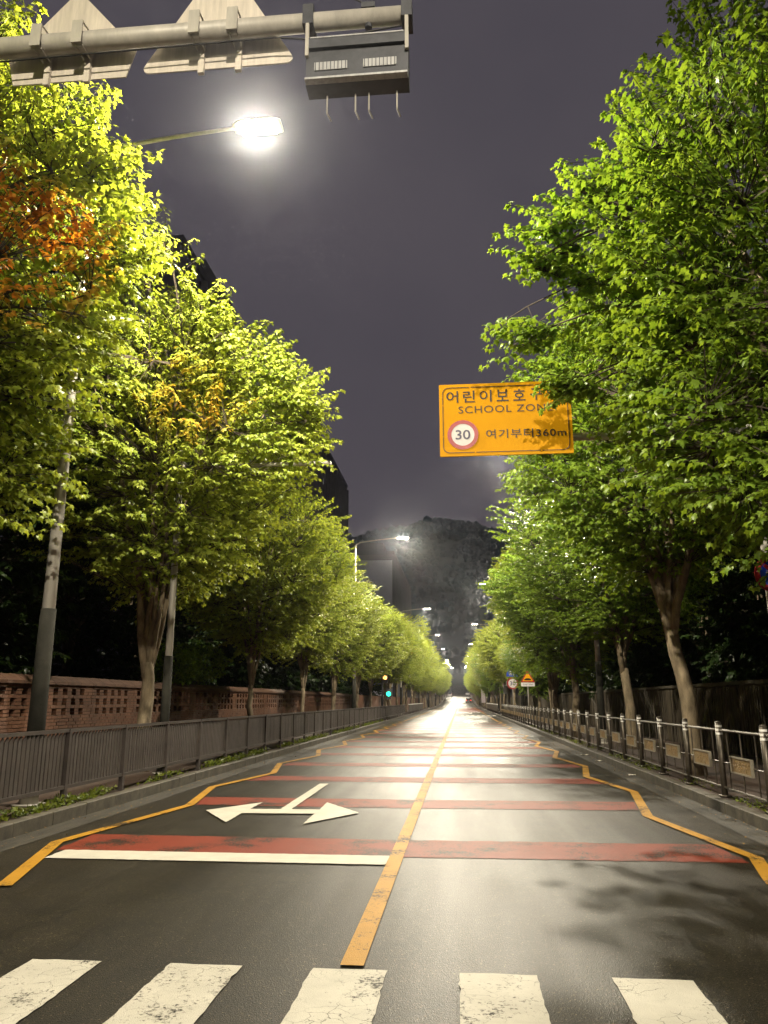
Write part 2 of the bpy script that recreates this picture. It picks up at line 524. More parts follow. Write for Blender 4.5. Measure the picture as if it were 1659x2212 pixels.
# crossing-ahead diamond and worn lettering far down the right lane
c_ = at_z(1036, 1558.6)
dmd = lambda k, l: [(c_.x - k, c_.y), (c_.x, c_.y - l), (c_.x + k, c_.y), (c_.x, c_.y + l)]
mb = MB()
o_, i_ = dmd(0.75, 3.2), dmd(0.55, 2.35)
for q in range(4):
    mb.sheet([o_[q], o_[(q + 1) % 4], i_[(q + 1) % 4], i_[q]], 0.017)
mb.build('diamond_marking', M['white_line'], road)
c2 = at_z(1032, 1546)
for k in range(7):
    mark('worn_letter_stroke', [rect(c2.x - 1.9 + k * 0.6, c2.x - 1.6 + k * 0.6, c2.y - 1.5, c2.y + 1.5)], M['white_line'], 0.017)

# ------------------------------------------------------------------ brick wall behind the left pavement
WX = -8.8
wall = thing('brick_wall', 'red brick garden wall with rows of square openings behind left pavement', 'wall', (WX, 0, 0))
CH, BL = 0.072, 0.215
Y0, Y1 = 6.0, 62.0
ncol = 26                      # courses
zb = KH - 0.02
bricks = []
hole_rows = (17, 18), (20, 21), (23, 24)
TOP = zb + ncol * CH + 0.15
for r in range(ncol):
    if any(r in a for a in hole_rows):           # pierced courses: five openings, then a solid pier
        y = Y0
        while y < Y1:
            for q in range(5): bricks.append((r, y + q * 0.40))
            bricks.append((r, y + 2.0)); bricks.append((r, y + 2.2))
            y += 2.42
    else:
        y = Y0 - (BL / 2 if r % 2 else 0)
        while y < Y1:
            bricks.append((r, y)); y += BL
core = MB()
core.box((-0.07, (Y0 + Y1) / 2, zb + 17 * CH / 2), (0.20, Y1 - Y0, 17 * CH))
core.box((-0.07, (Y0 + Y1) / 2, zb + (25 * CH + ncol * CH) / 2), (0.20, Y1 - Y0, (ncol - 25) * CH))
for a in hole_rows[:-1]:
    core.box((-0.07, (Y0 + Y1) / 2, zb + (a[1] + 1.5) * CH), (0.20, Y1 - Y0, CH))
core.build('mortar_core', M['mortar'], wall)
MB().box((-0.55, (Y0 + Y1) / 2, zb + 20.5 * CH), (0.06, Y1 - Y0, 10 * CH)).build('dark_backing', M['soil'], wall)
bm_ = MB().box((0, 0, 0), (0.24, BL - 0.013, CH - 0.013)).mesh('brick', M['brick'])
sel = sorted(bricks, key=lambda b: abs(b[1] - 26.0) + abs(b[0] - 17) * 0.12)
near = set(sel[:300])
rest = MB()
for b in bricks:
    r, y = b
    p = (-0.06 + random.uniform(-0.004, 0.006), y + BL / 2, zb + (r + 0.5) * CH)
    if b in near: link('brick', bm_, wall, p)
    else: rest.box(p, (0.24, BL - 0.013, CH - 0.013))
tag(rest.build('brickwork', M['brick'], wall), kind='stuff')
cp = MB()
prof = [(-0.30, 0.0), (0.12, 0.0), (0.12, 0.06), (-0.09, 0.19), (-0.30, 0.06)]
mbp = MB()
y = Y0
while y < Y1:
    n = len(prof)
    mbp.add([(x, y + 0.006, TOP - 0.15 + z) for x, z in prof] + [(x, y + 0.594, TOP - 0.15 + z) for x, z in prof],
            [tuple(range(n)), tuple(reversed(range(n, 2 * n)))] + [(i, n + i, n + (i + 1) % n, (i + 1) % n) for i in range(n)])
    y += 0.6
mbp.build('coping', M['coping'], wall)
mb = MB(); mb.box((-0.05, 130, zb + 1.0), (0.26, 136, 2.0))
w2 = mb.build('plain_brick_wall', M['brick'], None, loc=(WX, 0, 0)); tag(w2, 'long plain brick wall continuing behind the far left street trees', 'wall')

# rough wall behind the right pavement, ribbed panels
RX = 8.1
rw = thing('retaining_wall', 'dark stained retaining wall of upright panels behind right pavement', 'wall', (RX, 0, 0))
pm = []
for v in range(3):
    mb = MB()
    rr = random.Random(v)
    mb.box((0.12, 0.49, 1.0), (0.24, 0.965, 2.0))
    for q in range(5):
        mb.box((-0.01 - rr.uniform(0, 0.02), 0.10 + q * 0.19, 1.0 + rr.uniform(-0.05, 0.02)), (0.05, 0.10 + rr.uniform(0, 0.05), 1.9))
    pm.append(mb.mesh('wall_panel', M['stone_wall']))
for i in range(60):
    link('wall_panel', pm[i % 3], rw, (random.uniform(-0.015, 0.015), 4 + i, KH - 0.03 + random.uniform(-0.02, 0.02)))
mb = MB(); mb.box((0.1, 34, KH + 2.02), (0.34, 61, 0.10)); mb.build('wall_cap', M['concrete'], rw)
mb = MB(); mb.box((0.1, 130, 1.1), (0.26, 132, 2.2))
tag(mb.build('far_retaining_wall', M['stone_wall'], None, loc=(RX, 0, 0)), 'distant stretch of stained wall behind far right street trees', 'wall')

# ------------------------------------------------------------------ fences
FX = -5.94
lf = thing('slatted_fence', 'dark brown steel fence of upright louvre slats along the left kerb', 'fence', (FX, 0, KH))
P0, PS = 11.65, 2.035
post_m = MB().box((0, 0, 0.54), (0.075, 0.075, 1.12)).mesh('post', M['fence_paint'])
foot_m = MB().box((0, 0, 0.02), (0.16, 0.16, 0.05)).mesh('foot', M['fence_paint'])
rail_m = MB().box((0, PS / 2, 0), (0.055, PS - 0.08, 0.05)).mesh('rail', M['fence_paint'])
NS = 17
slat = MB()
w = 0.092
hz0, hz1 = 0.285, 0.985
ca, sa = math.cos(math.radians(93)), math.sin(math.radians(93))
for (t, zt) in ((0, 0),):
    d = Vector((ca, sa, 0)); nrm = Vector((-sa, ca, 0)) * 0.008
    a = -d * w / 2; b = d * w / 2
    slat.add([a - nrm + Vector((0, 0, hz0)), b - nrm + Vector((0, 0, hz0)), b + nrm + Vector((0, 0, hz0)), a + nrm + Vector((0, 0, hz0)),
              a - nrm + Vector((0, 0, hz1)), b - nrm + Vector((0, 0, hz1 + 0.075)), b + nrm + Vector((0, 0, hz1 + 0.075)), a + nrm + Vector((0, 0, hz1))],
             [(0, 3, 2, 1), (4, 5, 6, 7), (0, 1, 5, 4), (1, 2, 6, 5), (2, 3, 7, 6), (3, 0, 4, 7)])
slat_m = slat.mesh('slat', M['fence_paint'])
far_slats = MB()
for k in range(-5, 36):
    y = P0 + k * PS
    link('post', post_m, lf, (0, y, 0))
    link('rail', rail_m, lf, (0, y, 1.075))
    link('rail', rail_m, lf, (0, y, 0.26))
    for q in range(NS):
        yy = y + 0.1 + (q + 0.5) * (PS - 0.2) / NS
        if -3 <= k < 14: 
            o = link('slat', slat_m, lf, (0, yy, 0)); o.rotation_euler = (0, 0, random.uniform(-0.05, 0.05))
        else:
            far_slats.add([Vector(v) + Vector((0, yy, 0)) for v in slat.v], slat.f)
tag(far_slats.build('slats_far', M['fence_paint'], lf), kind='stuff')
# the next stretch, after the gap
lf2 = thing('slatted_fence', 'far slatted fence with pale top rail past the gap, left side', 'fence', (FX, 0, KH))
mb = MB(); mb.box((0, 108, 1.07), (0.09, 34, 0.10)); mb.build('rail', M['reflector'], lf2)
mb = MB(); mb.box((0, 108, 0.62), (0.03, 34, 0.75)); mb.build('panel', M['fence_paint'], lf2)
for k in range(12): link('post', post_m, lf2, (0, 91.5 + k * 3, 0))

GX = 4.26
rf = thing('railing', 'grey steel railing with small bronze plaques along the right kerb', 'railing', (GX, 0, KH))
RS, R0 = 1.965, 11.8
mb = MB(); mb.tube([(0, 0, 0), (0, 0, 1.17)], 0.05, 12); mb.tube([(0, 0, 1.165), (0, 0, 1.185)], [0.055, 0.03], 12); mb.box((0, 0, 0.012), (0.17, 0.17, 0.024))
rpost = mb.mesh('post', M['rail_paint'], True)
for p in rpost.polygons: p.use_smooth = len(p.vertices) == 4
band = MB().tube([(0, 0, 0), (0, 0, 0.033)], 0.0535, 12).mesh('reflective_band', M['reflector'])
trail = MB().tube([(0, 0.04, 0), (0, RS - 0.04, 0)], 0.022, 8).mesh('rail', M['rail_paint'])
brail = MB().tube([(0, 0.04, 0), (0, RS - 0.04, 0)], 0.018, 8).mesh('rail', M['rail_paint'])
bar = MB().tube([(0, 0, 0.14), (0, 0, 1.03)], 0.012, 6).mesh('bar', M['rail_paint'])
barlo = MB().tube([(0, 0, 0.14), (0, 0, 0.42)], 0.012, 6).mesh('bar', M['rail_paint'])
barhi = MB().tube([(0, 0, 0.66), (0, 0, 1.03)], 0.012, 6).mesh('bar', M['rail_paint'])
mid = MB().tube([(0, 0.04, 0.54), (0, 0.55, 0.54)], 0.011, 6).mesh('rail', M['rail_paint'])
pl = MB()
for (cy, cz, dy, dz) in ((0, 0.655, 0.92, 0.022), (0, 0.425, 0.92, 0.022), (-0.449, 0.54, 0.022, 0.208), (0.449, 0.54, 0.022, 0.208)):
    pl.box((0, cy, cz), (0.05, dy, dz))
plf = pl.mesh('plaque_frame', M['plaque_frame'])
pb = MB(); pb.box((0, 0, 0.54), (0.018, 0.876, 0.208))
rr = random.Random(3)
for k in range(26):     # worn relief of a village scene
    pb.box((-0.011, rr.uniform(-0.36, 0.36), 0.54 + rr.uniform(-0.07, 0.07)), (0.012, rr.uniform(0.03, 0.13), rr.uniform(0.015, 0.05)))
plb = pb.mesh('plaque', M['plaque'])
far = MB(); farp = MB()
for k in range(-6, 37):
    y = R0 + k * RS
    po = link('post', rpost, rf, (0, y, 0))
    for q in range(3): link('reflective_band', band, po, (0, 0, 0.97 + q * 0.06))
    link('rail', trail, rf, (0, y, 1.045)); link('rail', brail, rf, (0, y, 0.145))
    ym = y + RS / 2
    if k < 22:
        link('rail', mid, rf, (0, y, 0)); link('rail', mid, rf, (0, y + RS - 0.59, 0))
        for q, me in ((0.38, bar), (0.0, barlo), (0.0, barhi)):
            if q: 
                for s in (-1, 1): link('bar', me, rf, (0, ym + s * 0.62, 0))
            else: link('bar', me, rf, (0, ym, 0))
        pf = link('plaque_frame', plf, rf, (-0.02, ym, 0)); link('plaque', plb, pf)
    else:
        far.tube([(0, y + 0.04, 0.54), (0, y + RS - 0.04, 0.54)], 0.011, 4)
        farp.box((-0.02, ym, 0.54), (0.04, 0.92, 0.25))
tag(far.build('mid_rails_far', M['rail_paint'], rf), kind='stuff')
tag(farp.build('plaques_far', M['plaque'], rf), kind='stuff')
rf2 = thing('railing', 'far white topped railing beyond the gap, right side of road', 'railing', (GX, 0, KH))
mb = MB(); mb.box((0, 112, 1.07), (0.10, 38, 0.12)); mb.build('rail', M['reflector'], rf2)
mb = MB(); mb.box((0, 112, 0.6), (0.03, 38, 0.7)); mb.build('panel', M['rail_paint'], rf2)
for k in range(13): link('post', rpost, rf2, (0, 93.5 + k * 3, 0))

# ------------------------------------------------------------------ street lamps
LZ = 11.65
def make_lamp():
    root = link('street_lamp', None)
    mb = MB(); mb.tube([(0, 0, 0), (0, 0, 0.03)], 0.24, 12); mb.tube([(0, 0, 0.03), (0, 0, 0.4)], [0.14, 0.125], 12)
    mb.tube([(0, 0, 0), (0, 0, 6), (0, 0, LZ - 0.35)], [0.115, 0.085, 0.055], 12)
    po = mb.build('pole', M['galvanised'], root, True)
    mb = MB(); mb.tube([(0, 0, 0.05), (0, 0, 1.5), (0, 0, 2.95)], [0.135, 0.128, 0.12], 12); mb.build('sleeve', M['pole_sleeve'], po, True)
    mb = MB(); mb.tube([(0, 0, LZ - 0.6), (0.05, 0, LZ - 0.32), (0.3, 0, LZ - 0.18), (1.5, 0, LZ - 0.03), (2.75, 0, LZ + 0.08)], [0.05, 0.048, 0.042, 0.036, 0.032], 10)
    mb.build('arm', M['galvanised'], root, True)
    mb = MB()
    prof = [(-0.33, 0.09, 0.07), (-0.2, 0.15, 0.10), (0.25, 0.17, 0.09), (0.38, 0.13, 0.05)]
    vs = []; fs = []
    for (x, w, h) in prof:
        vs += [(x, -w, 0), (x, w, 0), (x, w * 0.7, h), (x, -w * 0.7, h)]
    for i in range(3):
        for k in range(4):
            fs.append((4 * i + k, 4 * i + (k + 1) % 4, 4 * i + 4 + (k + 1) % 4, 4 * i + 4 + k))
    fs += [(3, 2, 1, 0), (12, 13, 14, 15)]
    mb.add(vs, fs)
    hd = mb.build('luminaire', M['galvanised'], root, False, (3.02, 0, LZ + 0.05))
    hd.scale = (1.25, 1.25, 1.0)
    MB().box((0.03, 0, -0.012), (0.50, 0.27, 0.02)).build('lens', M['lamp_lens'], hd)
    ld = bpy.data.lights.new('lamp_light', 'SPOT')     # wide street optic
    ld.spot_size = math.radians(178); ld.spot_blend = 0.05; ld.shadow_soft_size = 0.13
    # street optic: most light thrown sideways along the road, cut off near the horizontal
    ld.use_nodes = True
    ln = ld.node_tree; em = ln.nodes['Emission']
    ge_ = ln.nodes.new('ShaderNodeNewGeometry'); sx_ = ln.nodes.new('ShaderNodeSeparateXYZ')
    ln.links.new(ge_.outputs['Incoming'], sx_.inputs[0])
    ab = ln.nodes.new('ShaderNodeMath'); ab.operation = 'ABSOLUTE'; ln.links.new(sx_.outputs[2], ab.inputs[0])
    rp = ramp(ln, ab.outputs[0], [(0.0, 0.0), (0.10, 0.05), (0.17, 0.35), (0.27, 0.9), (0.42, 1.0), (0.55, 0.85), (0.70, 0.55), (0.87, 0.36), (1.0, 0.30)])
    ln.links.new(rp.outputs[0], em.inputs['Strength'])
    ld.energy = LAMP_W; ld.color = LAMP_COL
    lo = link('lamp_light', ld, hd, (0.03, 0, -0.05))
    return root
lamp = make_lamp()
tag(lamp, 'lit street lamp over the left kerb with dark wrapped pole base', 'street lamp', 'street lamps')
LAMPS = [(-6.5, 11.7, 0), (-6.55, 48.5, 0), (-6.6, 88, 0), (-6.5, 124.5, 0), (-6.4, 159.6, 0), (-6.4, 203, 0), (-6.4, 240, 0),
         (5.2, 30.2, 1), (5.3, 69.1, 1), (5.2, 107, 1), (5.2, 146, 1), (5.2, 186, 1), (5.2, 225, 1), (5.2, -9.5, 1), (-6.5, -25, 0), (-6.4, 277, 0), (-6.4, 314, 0), (-6.4, 352, 0), (5.2, 262, 1), (5.2, 300, 1), (5.2, 340, 1)]
for i, (x, y, s) in enumerate(LAMPS):
    lab = ('tall lit street lamp whose arm reaches over the road above the slatted fence', 'tall lit street lamp whose arm reaches over the road above the plaque railing')[s]
    if i == 0: lab = 'brightest street lamp, its wrapped pole rising behind the slatted fence by orange leaves'
    if i == 1: lab = 'lit street lamp showing against the pale gabled apartment tower and hill'
    if i == 8: lab = 'lit street lamp standing clear above right hand maples against the dark hill'
    if i == 7: lab = 'lit street lamp hidden behind the yellow school zone sign, pole with dark wrap'
    grp = ('street lamps over the left lane', 'street lamps over the right lane')[s]
    o = lamp if i == 0 else copy_tree(lamp)
    o.location = (x, y, zf(y) + KH - 0.015); o.rotation_euler = (0, 0, math.pi * s); o['label'] = lab; o['group'] = grp

# bare pole with a bracket arm next to the forked tree
bp = thing('bracket_pole', 'grey steel pole with one level bracket arm beside forked tree trunk', 'pole', (-6.46, 16.9, KH - 0.015))
mb = MB(); mb.tube([(0, 0, 0), (0, 0, 0.03)], 0.2, 12); mb.tube([(0, 0, 0), (0, 0, 7.3)], [0.088, 0.07], 12); po = mb.build('pole', M['galvanised'], bp, True)
mb = MB(); mb.tube([(0, 0, 0.05), (0, 0, 2.5)], [0.104, 0.098], 12); mb.build('sleeve', M['pole_sleeve'], po, True)
ae = at_y(711, 999, 16.9)
mb = MB(); mb.tube([(0, 0, ae.z - KH), (ae.x + 6.46, 0, ae.z - KH)], 0.052, 12); mb.tube([(ae.x + 6.46, 0, ae.z - KH), (ae.x + 6.5, 0, ae.z - KH)], 0.06, 12)
mb.build('arm', M['galvanised'], bp, True)
mb = MB(); mb.box((0.10, 0, ae.z - KH), (0.06, 0.2, 0.2)); mb.build('clamp', M['galvanised'], bp)

# ------------------------------------------------------------------ lettering
def text_mesh(txt, x0, x1, z0, z1, y, mat, depth=0.0012, bold=0.0, space=1.0):
    """flat lettering facing -Y, fitted to a box"""
    cu = bpy.data.curves.new('lettering', 'FONT')
    cu.body = txt; cu.extrude = 0.01; cu.offset = bold; cu.space_character = space
    cu.resolution_u = 4
    o = bpy.data.objects.new('lettering', cu)
    C.objects.link(o)
    dg = bpy.context.evaluated_depsgraph_get()
    me = bpy.data.meshes.new_from_object(o.evaluated_get(dg))
    C.objects.unlink(o); bpy.data.objects.remove(o)
    n = len(me.vertices)
    co = np.empty(n * 3, np.float32); me.vertices.foreach_get('co', co); co = co.reshape(-1, 3)
    a, b = co.min(0), co.max(0)
    q = np.empty_like(co)
    q[:, 0] = x0 + (co[:, 0] - a[0]) / (b[0] - a[0]) * (x1 - x0)
    q[:, 2] = z0 + (co[:, 1] - a[1]) / (b[1] - a[1]) * (z1 - z0)
    q[:, 1] = y - (co[:, 2] - a[2]) / (b[2] - a[2]) * depth
    me.vertices.foreach_set('co', q.ravel())
    me.materials.clear(); me.materials.append(mat); me.update()
    return me

def rrect(x0, x1, z0, z1, r, n=6):
    out = []
    for (cx, cz, a0) in ((x1 - r, z0 + r, -90), (x1 - r, z1 - r, 0), (x0 + r, z1 - r, 90), (x0 + r, z0 + r, 180)):
        for k in range(n + 1):
            a = math.radians(a0 + 90 * k / n)
            out.append((cx + r * math.cos(a), cz + r * math.sin(a)))
    return out
def circle(cx, cz, r, n=40):
    return [(cx + r * math.cos(2 * math.pi * k / n), cz + r * math.sin(2 * math.pi * k / n)) for k in range(n)]

# ------------------------------------------------------------------ yellow school zone sign over the right lane
SY = 12.45
a = at_y(948, 832, SY); b = at_y(1240, 978, SY)
SX0, SX1, SZ0, SZ1 = a.x, b.x, b.z, a.z
SW, SHh = SX1 - SX0, SZ1 - SZ0
ss = thing('school_zone_sign', 'large yellow school zone sign board reaching over the road from right pole', 'sign', (4.95, SY + 0.15, KH))
def ssp(me_or_mb, name, mat=None, par=None):
    o = me_or_mb.build(name, mat, par or ss) if isinstance(me_or_mb, MB) else link(name, me_or_mb, par or ss)
    if par is None: o.location = (SX0 - 4.95, -0.15, SZ0 - KH)
    return o
mb = MB().prism(rrect(0, SW, 0, SHh, 0.015), 0.0, 0.035); board = ssp(mb, 'board', M['sign_yellow'])
# border line in pieces
bl = MB(); t_ = 0.012; ins = 0.055
outr = rrect(ins, SW - ins, ins, SHh - ins, 0.11); inr = rrect(ins + t_, SW - ins - t_, ins + t_, SHh - ins - t_, 0.10)
nn = len(outr)
gaps = {6, 20, 27}
for i in range(nn):
    j = (i + 1) % nn
    p0, p1, q0, q1 = outr[i], outr[j], inr[i], inr[j]
    longe = math.hypot(p1[0] - p0[0], p1[1] - p0[1]) > 0.3
    segs = [(0.0, 1.0)] if not longe else [(0.0, 0.22), (0.235, 0.80), (0.815, 1.0)]
    for s0, s1 in segs:
        l = lambda u, v, s: (u[0] + (v[0] - u[0]) * s, u[1] + (v[1] - u[1]) * s)
        bl.prism([l(p0, p1, s0), l(p0, p1, s1), l(q0, q1, s1), l(q0, q1, s0)], -0.003, 0.001)
ssp(bl, 'border_line', M['sign_black'], board)
ux, uz = SW / 2.24, SHh / 1.32
title = '어린이보호구역'
for k, ch in enumerate(title):
    x0 = (0.125 + k * 0.287) * ux
    me = text_mesh(ch, x0, x0 + 0.205 * ux, (1.32 - 0.345) * uz, (1.32 - 0.125) * uz, -0.001, M['sign_black'], bold=0.012)
    link('letter', me, board)
link('lettering', text_mesh('SCHOOL ZONE', 0.33 * ux, 1.93 * ux, (1.32 - 0.545) * uz, (1.32 - 0.415) * uz, -0.001, M['sign_black'], space=1.12), board)
link('lettering', text_mesh('여기부터360m', 0.79 * ux, 2.13 * ux, 0.30 * uz, 0.465 * uz, -0.001, M['sign_black'], bold=0.006, space=1.1), board)
cx_, cz_ = 0.395 * ux, 0.385 * uz
rg = MB().ring(cx_, cz_, 0.195, 0.262, -0.004, 0.001).build('red_ring', M['sign_red'], board)
ds = MB().prism(circle(cx_, cz_, 0.196), -0.002, 0.001).build('white_disc', M['sign_white'], board)
link('number', text_mesh('30', cx_ - 0.125, cx_ + 0.125, cz_ - 0.085, cz_ + 0.085, -0.0025, M['sign_number'], bold=0.01), ds)
az = at_y(1285, 936, SY).z - KH
mb = MB(); mb.tube([(0, 0, 0), (0, 0, 6.9)], [0.13, 0.11], 14); mb.tube([(0, 0, 0), (0, 0, 0.04)], 0.26, 14); mb.build('pole', M['galvanised'], ss, True)
mb = MB(); mb.tube([(0, 0, az), (SX0 + 0.25 - 4.95, 0, az)], [0.075, 0.058], 14); mb.build('arm', M['galvanised'], ss, True)
mb = MB()
for xx in (0.35, 1.1, 1.85): mb.box((SX0 + xx - 4.95, -0.065, az), (0.07, 0.10, 0.62))
mb.build('bracket', M['galvanised'], ss)

# no parking disc on the same pole
npc = at_y(1672, 1240, SY)
npk = thing('no_parking_sign', 'round blue no parking disc with red rim fixed to sign pole', 'sign', (npc.x, SY - 0.02, npc.z))
MB().prism(circle(0, 0, 0.30), 0, 0.012).build('red_disc', M['sign_red'], npk)
MB().prism(circle(0, 0, 0.215), -0.003, 0.001).build('blue_disc', M['sign_blue'], npk)
link('lettering', text_mesh('주차', -0.13, 0.13, -0.03, 0.10, -0.0035, M['sign_white'], bold=0.01), npk)
mb = MB(); mb.box((0, 0, 0), (0.40, 0.006, 0.055), m=Matrix.Rotation(math.radians(45), 3, 'Y')); mb.build('slash', M['sign_red'], npk, loc=(0, -0.008, 0))
mb = MB(); mb.box((0, 0.05, 0), (0.05, 0.08, 0.3)); mb.box((4.95 - npc.x, 0.09, 0), (0.30, 0.02, 0.05)); mb.build('bracket', M['galvanised'], npk)

# ------------------------------------------------------------------ gantry arm overhead, seen from behind its signs
GY = 5.1
ge = at_y(883, 32, GY); gl = at_y(0, 105, GY)
gz = ge.z
gan = thing('sign_gantry', 'galvanised overhead sign arm crossing above the left lane', 'gantry', (-6.9, GY, KH))
gx = lambda x: x + 6.9
mb = MB(); mb.tube([(0, 0, 0), (0, 0, gz - KH + 0.4)], [0.17, 0.13], 16); mb.tube([(0, 0, 0), (0, 0, 0.05)], 0.32, 16); mb.build('pole', M['galvanised'], gan, True)
mb = MB(); mb.tube([(0, 0, gz - KH), (gx(-3.5), 0, gz - KH), (gx(ge.x), 0, gz - KH)], [0.095, 0.082, 0.07], 16); mb.build('arm', M['galvanised'], gan, True)
mb = MB()
mb.tube([(gx(-4.5), -0.02, gz - KH - 0.16), (gx(-1.4), 0, gz - KH - 0.115), (gx(-1.0), 0.02, gz - KH - 0.16), (gx(-0.35), 0.0, gz - KH - 0.10)], 0.008, 5)
mb.tube([(gx(-1.25), 0, gz - KH + 0.5), (gx(-0.6), 0.02, gz - KH + 0.14)], 0.006, 5)
mb.build('cable', M['cable'], gan)
mb = MB(); mb.tube([(gx(-0.62), 0, gz - KH - 0.1), (gx(-0.62), 0, gz - KH + 0.1)], 0.03, 8); mb.box((gx(-0.62), 0, gz - KH + 0.09), (0.11, 0.1, 0.05)); mb.build('clamp', M['dark_metal'], gan)
# two sign plates clamped in front of the arm (their faces look up the street)
def back_sign(name, label, poly, cx, stiff):
    t = thing(name, label, 'sign', (cx, GY + 0.14, gz))
    pl = MB().prism(poly, 0, 0.012).build('plate', M['aluminium'], t)
    for x in stiff:
        MB().box((x, -0.02, -0.05), (0.05, 0.035, 0.5)).build('stiffener', M['aluminium'], pl)
        mb = MB(); mb.box((x, -0.14, -0.0), (0.07, 0.21, 0.035)); mb.box((x, -0.248, 0.0), (0.09, 0.012, 0.22))
        for s in (-1, 1): mb.tube([(x + s * 0.03, -0.25, 0.11), (x + s * 0.03, -0.14, 0.13), (x + s * 0.03, -0.06, 0.11)], 0.008, 6); mb.tube([(x + s * 0.03, -0.2, -0.09), (x + s * 0.03, -0.05, -0.09)], 0.008, 6)
        mb.build('clamp', M['galvanised'], pl)
    return t
YS = GY + 0.14
def pz(x, y):
    p = at_y(x, y, YS); return p.x, p.z
bl_, br_ = pz(300, 163), pz(641, 131)
cxt = (bl_[0] + br_[0]) / 2; hw = (br_[0] - bl_[0]) / 2
zb_ = (bl_[1] + br_[1]) / 2 - gz
ht = hw * 1.72
tri = []
for (x, z) in ((-hw, zb_), (hw, zb_), (0, zb_ + ht)):     # rounded corners
    cc = Vector((0, zb_ + ht / 3)); p = Vector((x, z)); d = (p - cc).normalized()
    for k in (-60, -30, 0, 30, 60):
        aa = math.atan2(d.y, d.x) + math.radians(k)
        c0 = p - d * 0.10
        tri.append((c0.x + 0.05 * math.cos(aa), c0.y + 0.05 * math.sin(aa)))
back_sign('warning_sign', 'bare back of triangular warning sign clamped to overhead arm', tri, cxt, (-0.13, 0.19))
w0, w1 = pz(28, 185), pz(272, 165); e1 = pz(290, 108); ap = pz(215, -12)
cxp = (w0[0] + w1[0]) / 2
pent = [(w0[0] - cxp, w0[1] - gz), (w1[0] - cxp, w0[1] - gz), (e1[0] - cxp + 0.02, e1[1] - gz), ((w0[0] + w1[0]) / 2 - cxp, ap[1] - gz + 0.06), (-(e1[0] - cxp + 0.02), e1[1] - gz)]
back_sign('pentagon_sign', 'bare back of house shaped sign clamped to overhead arm above orange leaves', pent, cxp, (-0.19, 0.17))
# hanging display box
hx0, hx1 = at_y(668, 100, GY).x, at_y(880, 100, GY).x
dd = thing('hanging_display', 'dark hanging speed display box slung under end of overhead arm', 'display', ((hx0 + hx1) / 2, GY, gz))
hw_ = (hx1 - hx0) / 2
mb = MB(); mb.box((0, 0.02, -0.45), (2 * hw_ + 0.02, 0.16, 0.42)); bx_ = mb.build('cabinet', M['dark_metal'], dd)
for x in (-hw_ * 0.52, hw_ * 0.46):
    mb = MB(); mb.box((x, -0.064, -0.50), (hw_ * 0.66, 0.012, 0.075))
    mb.build('vent_panel', M['vent_panel'], bx_)
    mb = MB()
    for q in range(9): mb.box((x - hw_ * 0.30 + q * hw_ * 0.075, -0.072, -0.50), (0.006, 0.008, 0.07))
    mb.build('vent_ribs', M['dark_metal'], bx_)
mb = MB(); mb.box((0, -0.075, -0.29), (2 * hw_, 0.03, 0.10)); mb.build('top_rail', M['dark_metal'], bx_)
mb = MB(); mb.box((0, -0.07, -0.245), (2 * hw_ - 0.05, 0.05, 0.012)); mb.box((0, -0.09, -0.655), (2 * hw_ + 0.01, 0.06, 0.018)); mb.build('ledge', M['vent_panel'], bx_)
for s in (-1, 1):
    mb = MB(); mb.box((s * hw_, -0.08, -0.20), (0.028, 0.028, 0.42)); mb.build('hanger', M['galvanised'], dd)
    mb = MB(); mb.box((s * hw_, 0, 0), (0.085, 0.19, 0.19)); mb.tube([(s * hw_ - 0.03, -0.02, 0.09), (s * hw_ - 0.03, -0.02, 0.16)], 0.008, 6); mb.tube([(s * hw_ + 0.03, -0.02, 0.09), (s * hw_ + 0.03, -0.02, 0.16)], 0.008, 6)
    mb.build('clamp', M['dark_metal'], dd)
for x in (-0.62, -0.05, 0.22, 0.78):
    mb = MB(); mb.tube([(x * hw_, 0.03, -0.86), (x * hw_ + 0.02, 0.12, -0.86)], 0.007, 6); mb.tube([(x * hw_, 0.03, -0.70), (x * hw_, 0.03, -0.86)], 0.007, 6)
    mb.build('hanging_rod', M['galvanised'], dd)

# ------------------------------------------------------------------ small road signs on the right
p = at_x(1139, 1447, 4.8); hy = p.y
hs = thing('hump_sign', 'yellow and red triangular speed hump sign with white plate below', 'sign', (4.8, hy, KH))
mb = MB(); mb.tube([(0, 0.05, 0), (0, 0.05, 3.55)], 0.038, 10); mb.build('post', M['galvanised'], hs, True)
zt = p.z - KH; zl = zt - 0.86
def tri_at(k, y0, y1, nm, mt):
    c = zl + 0.86 / 3
    return MB().prism([(-0.5 * k, c - 0.2867 * k), (0.5 * k, c - 0.2867 * k), (0, c + 0.573 * k)], y0, y1).build(nm, mt, hs)
tri_at(1.0, 0, 0.02, 'red_triangle', M['sign_red']); tri_at(0.74, -0.004, 0.001, 'yellow_triangle', M['sign_yellow'])
mb = MB(); mb.prism([(-0.25, zl + 0.13), (0.25, zl + 0.13)] + [(0.25 * math.cos(math.radians(t)), zl + 0.15 + 0.13 * math.sin(math.radians(t))) for t in range(0, 181, 20)], -0.008, -0.003); mb.build('hump_symbol', M['sign_black'], hs)
MB().prism(rrect(-0.48, 0.48, zl - 0.29, zl - 0.03, 0.02), -0.01, 0.01).build('plate', M['sign_white'], hs)
link('lettering', text_mesh('전방 50m', -0.36, 0.36, zl - 0.22, zl - 0.10, -0.011, M['sign_number']), hs)
p = at_x(1107, 1464, 4.45); qy = p.y
cs = thing('crossing_sign', 'blue children crossing sign above round red rimmed speed limit thirty', 'sign', (4.45, qy, KH))
mb = MB(); mb.tube([(0, 0.05, 0), (0, 0.05, 4.3)], 0.04, 10); mb.build('post', M['galvanised'], cs, True)
c = p.z - KH + 0.55
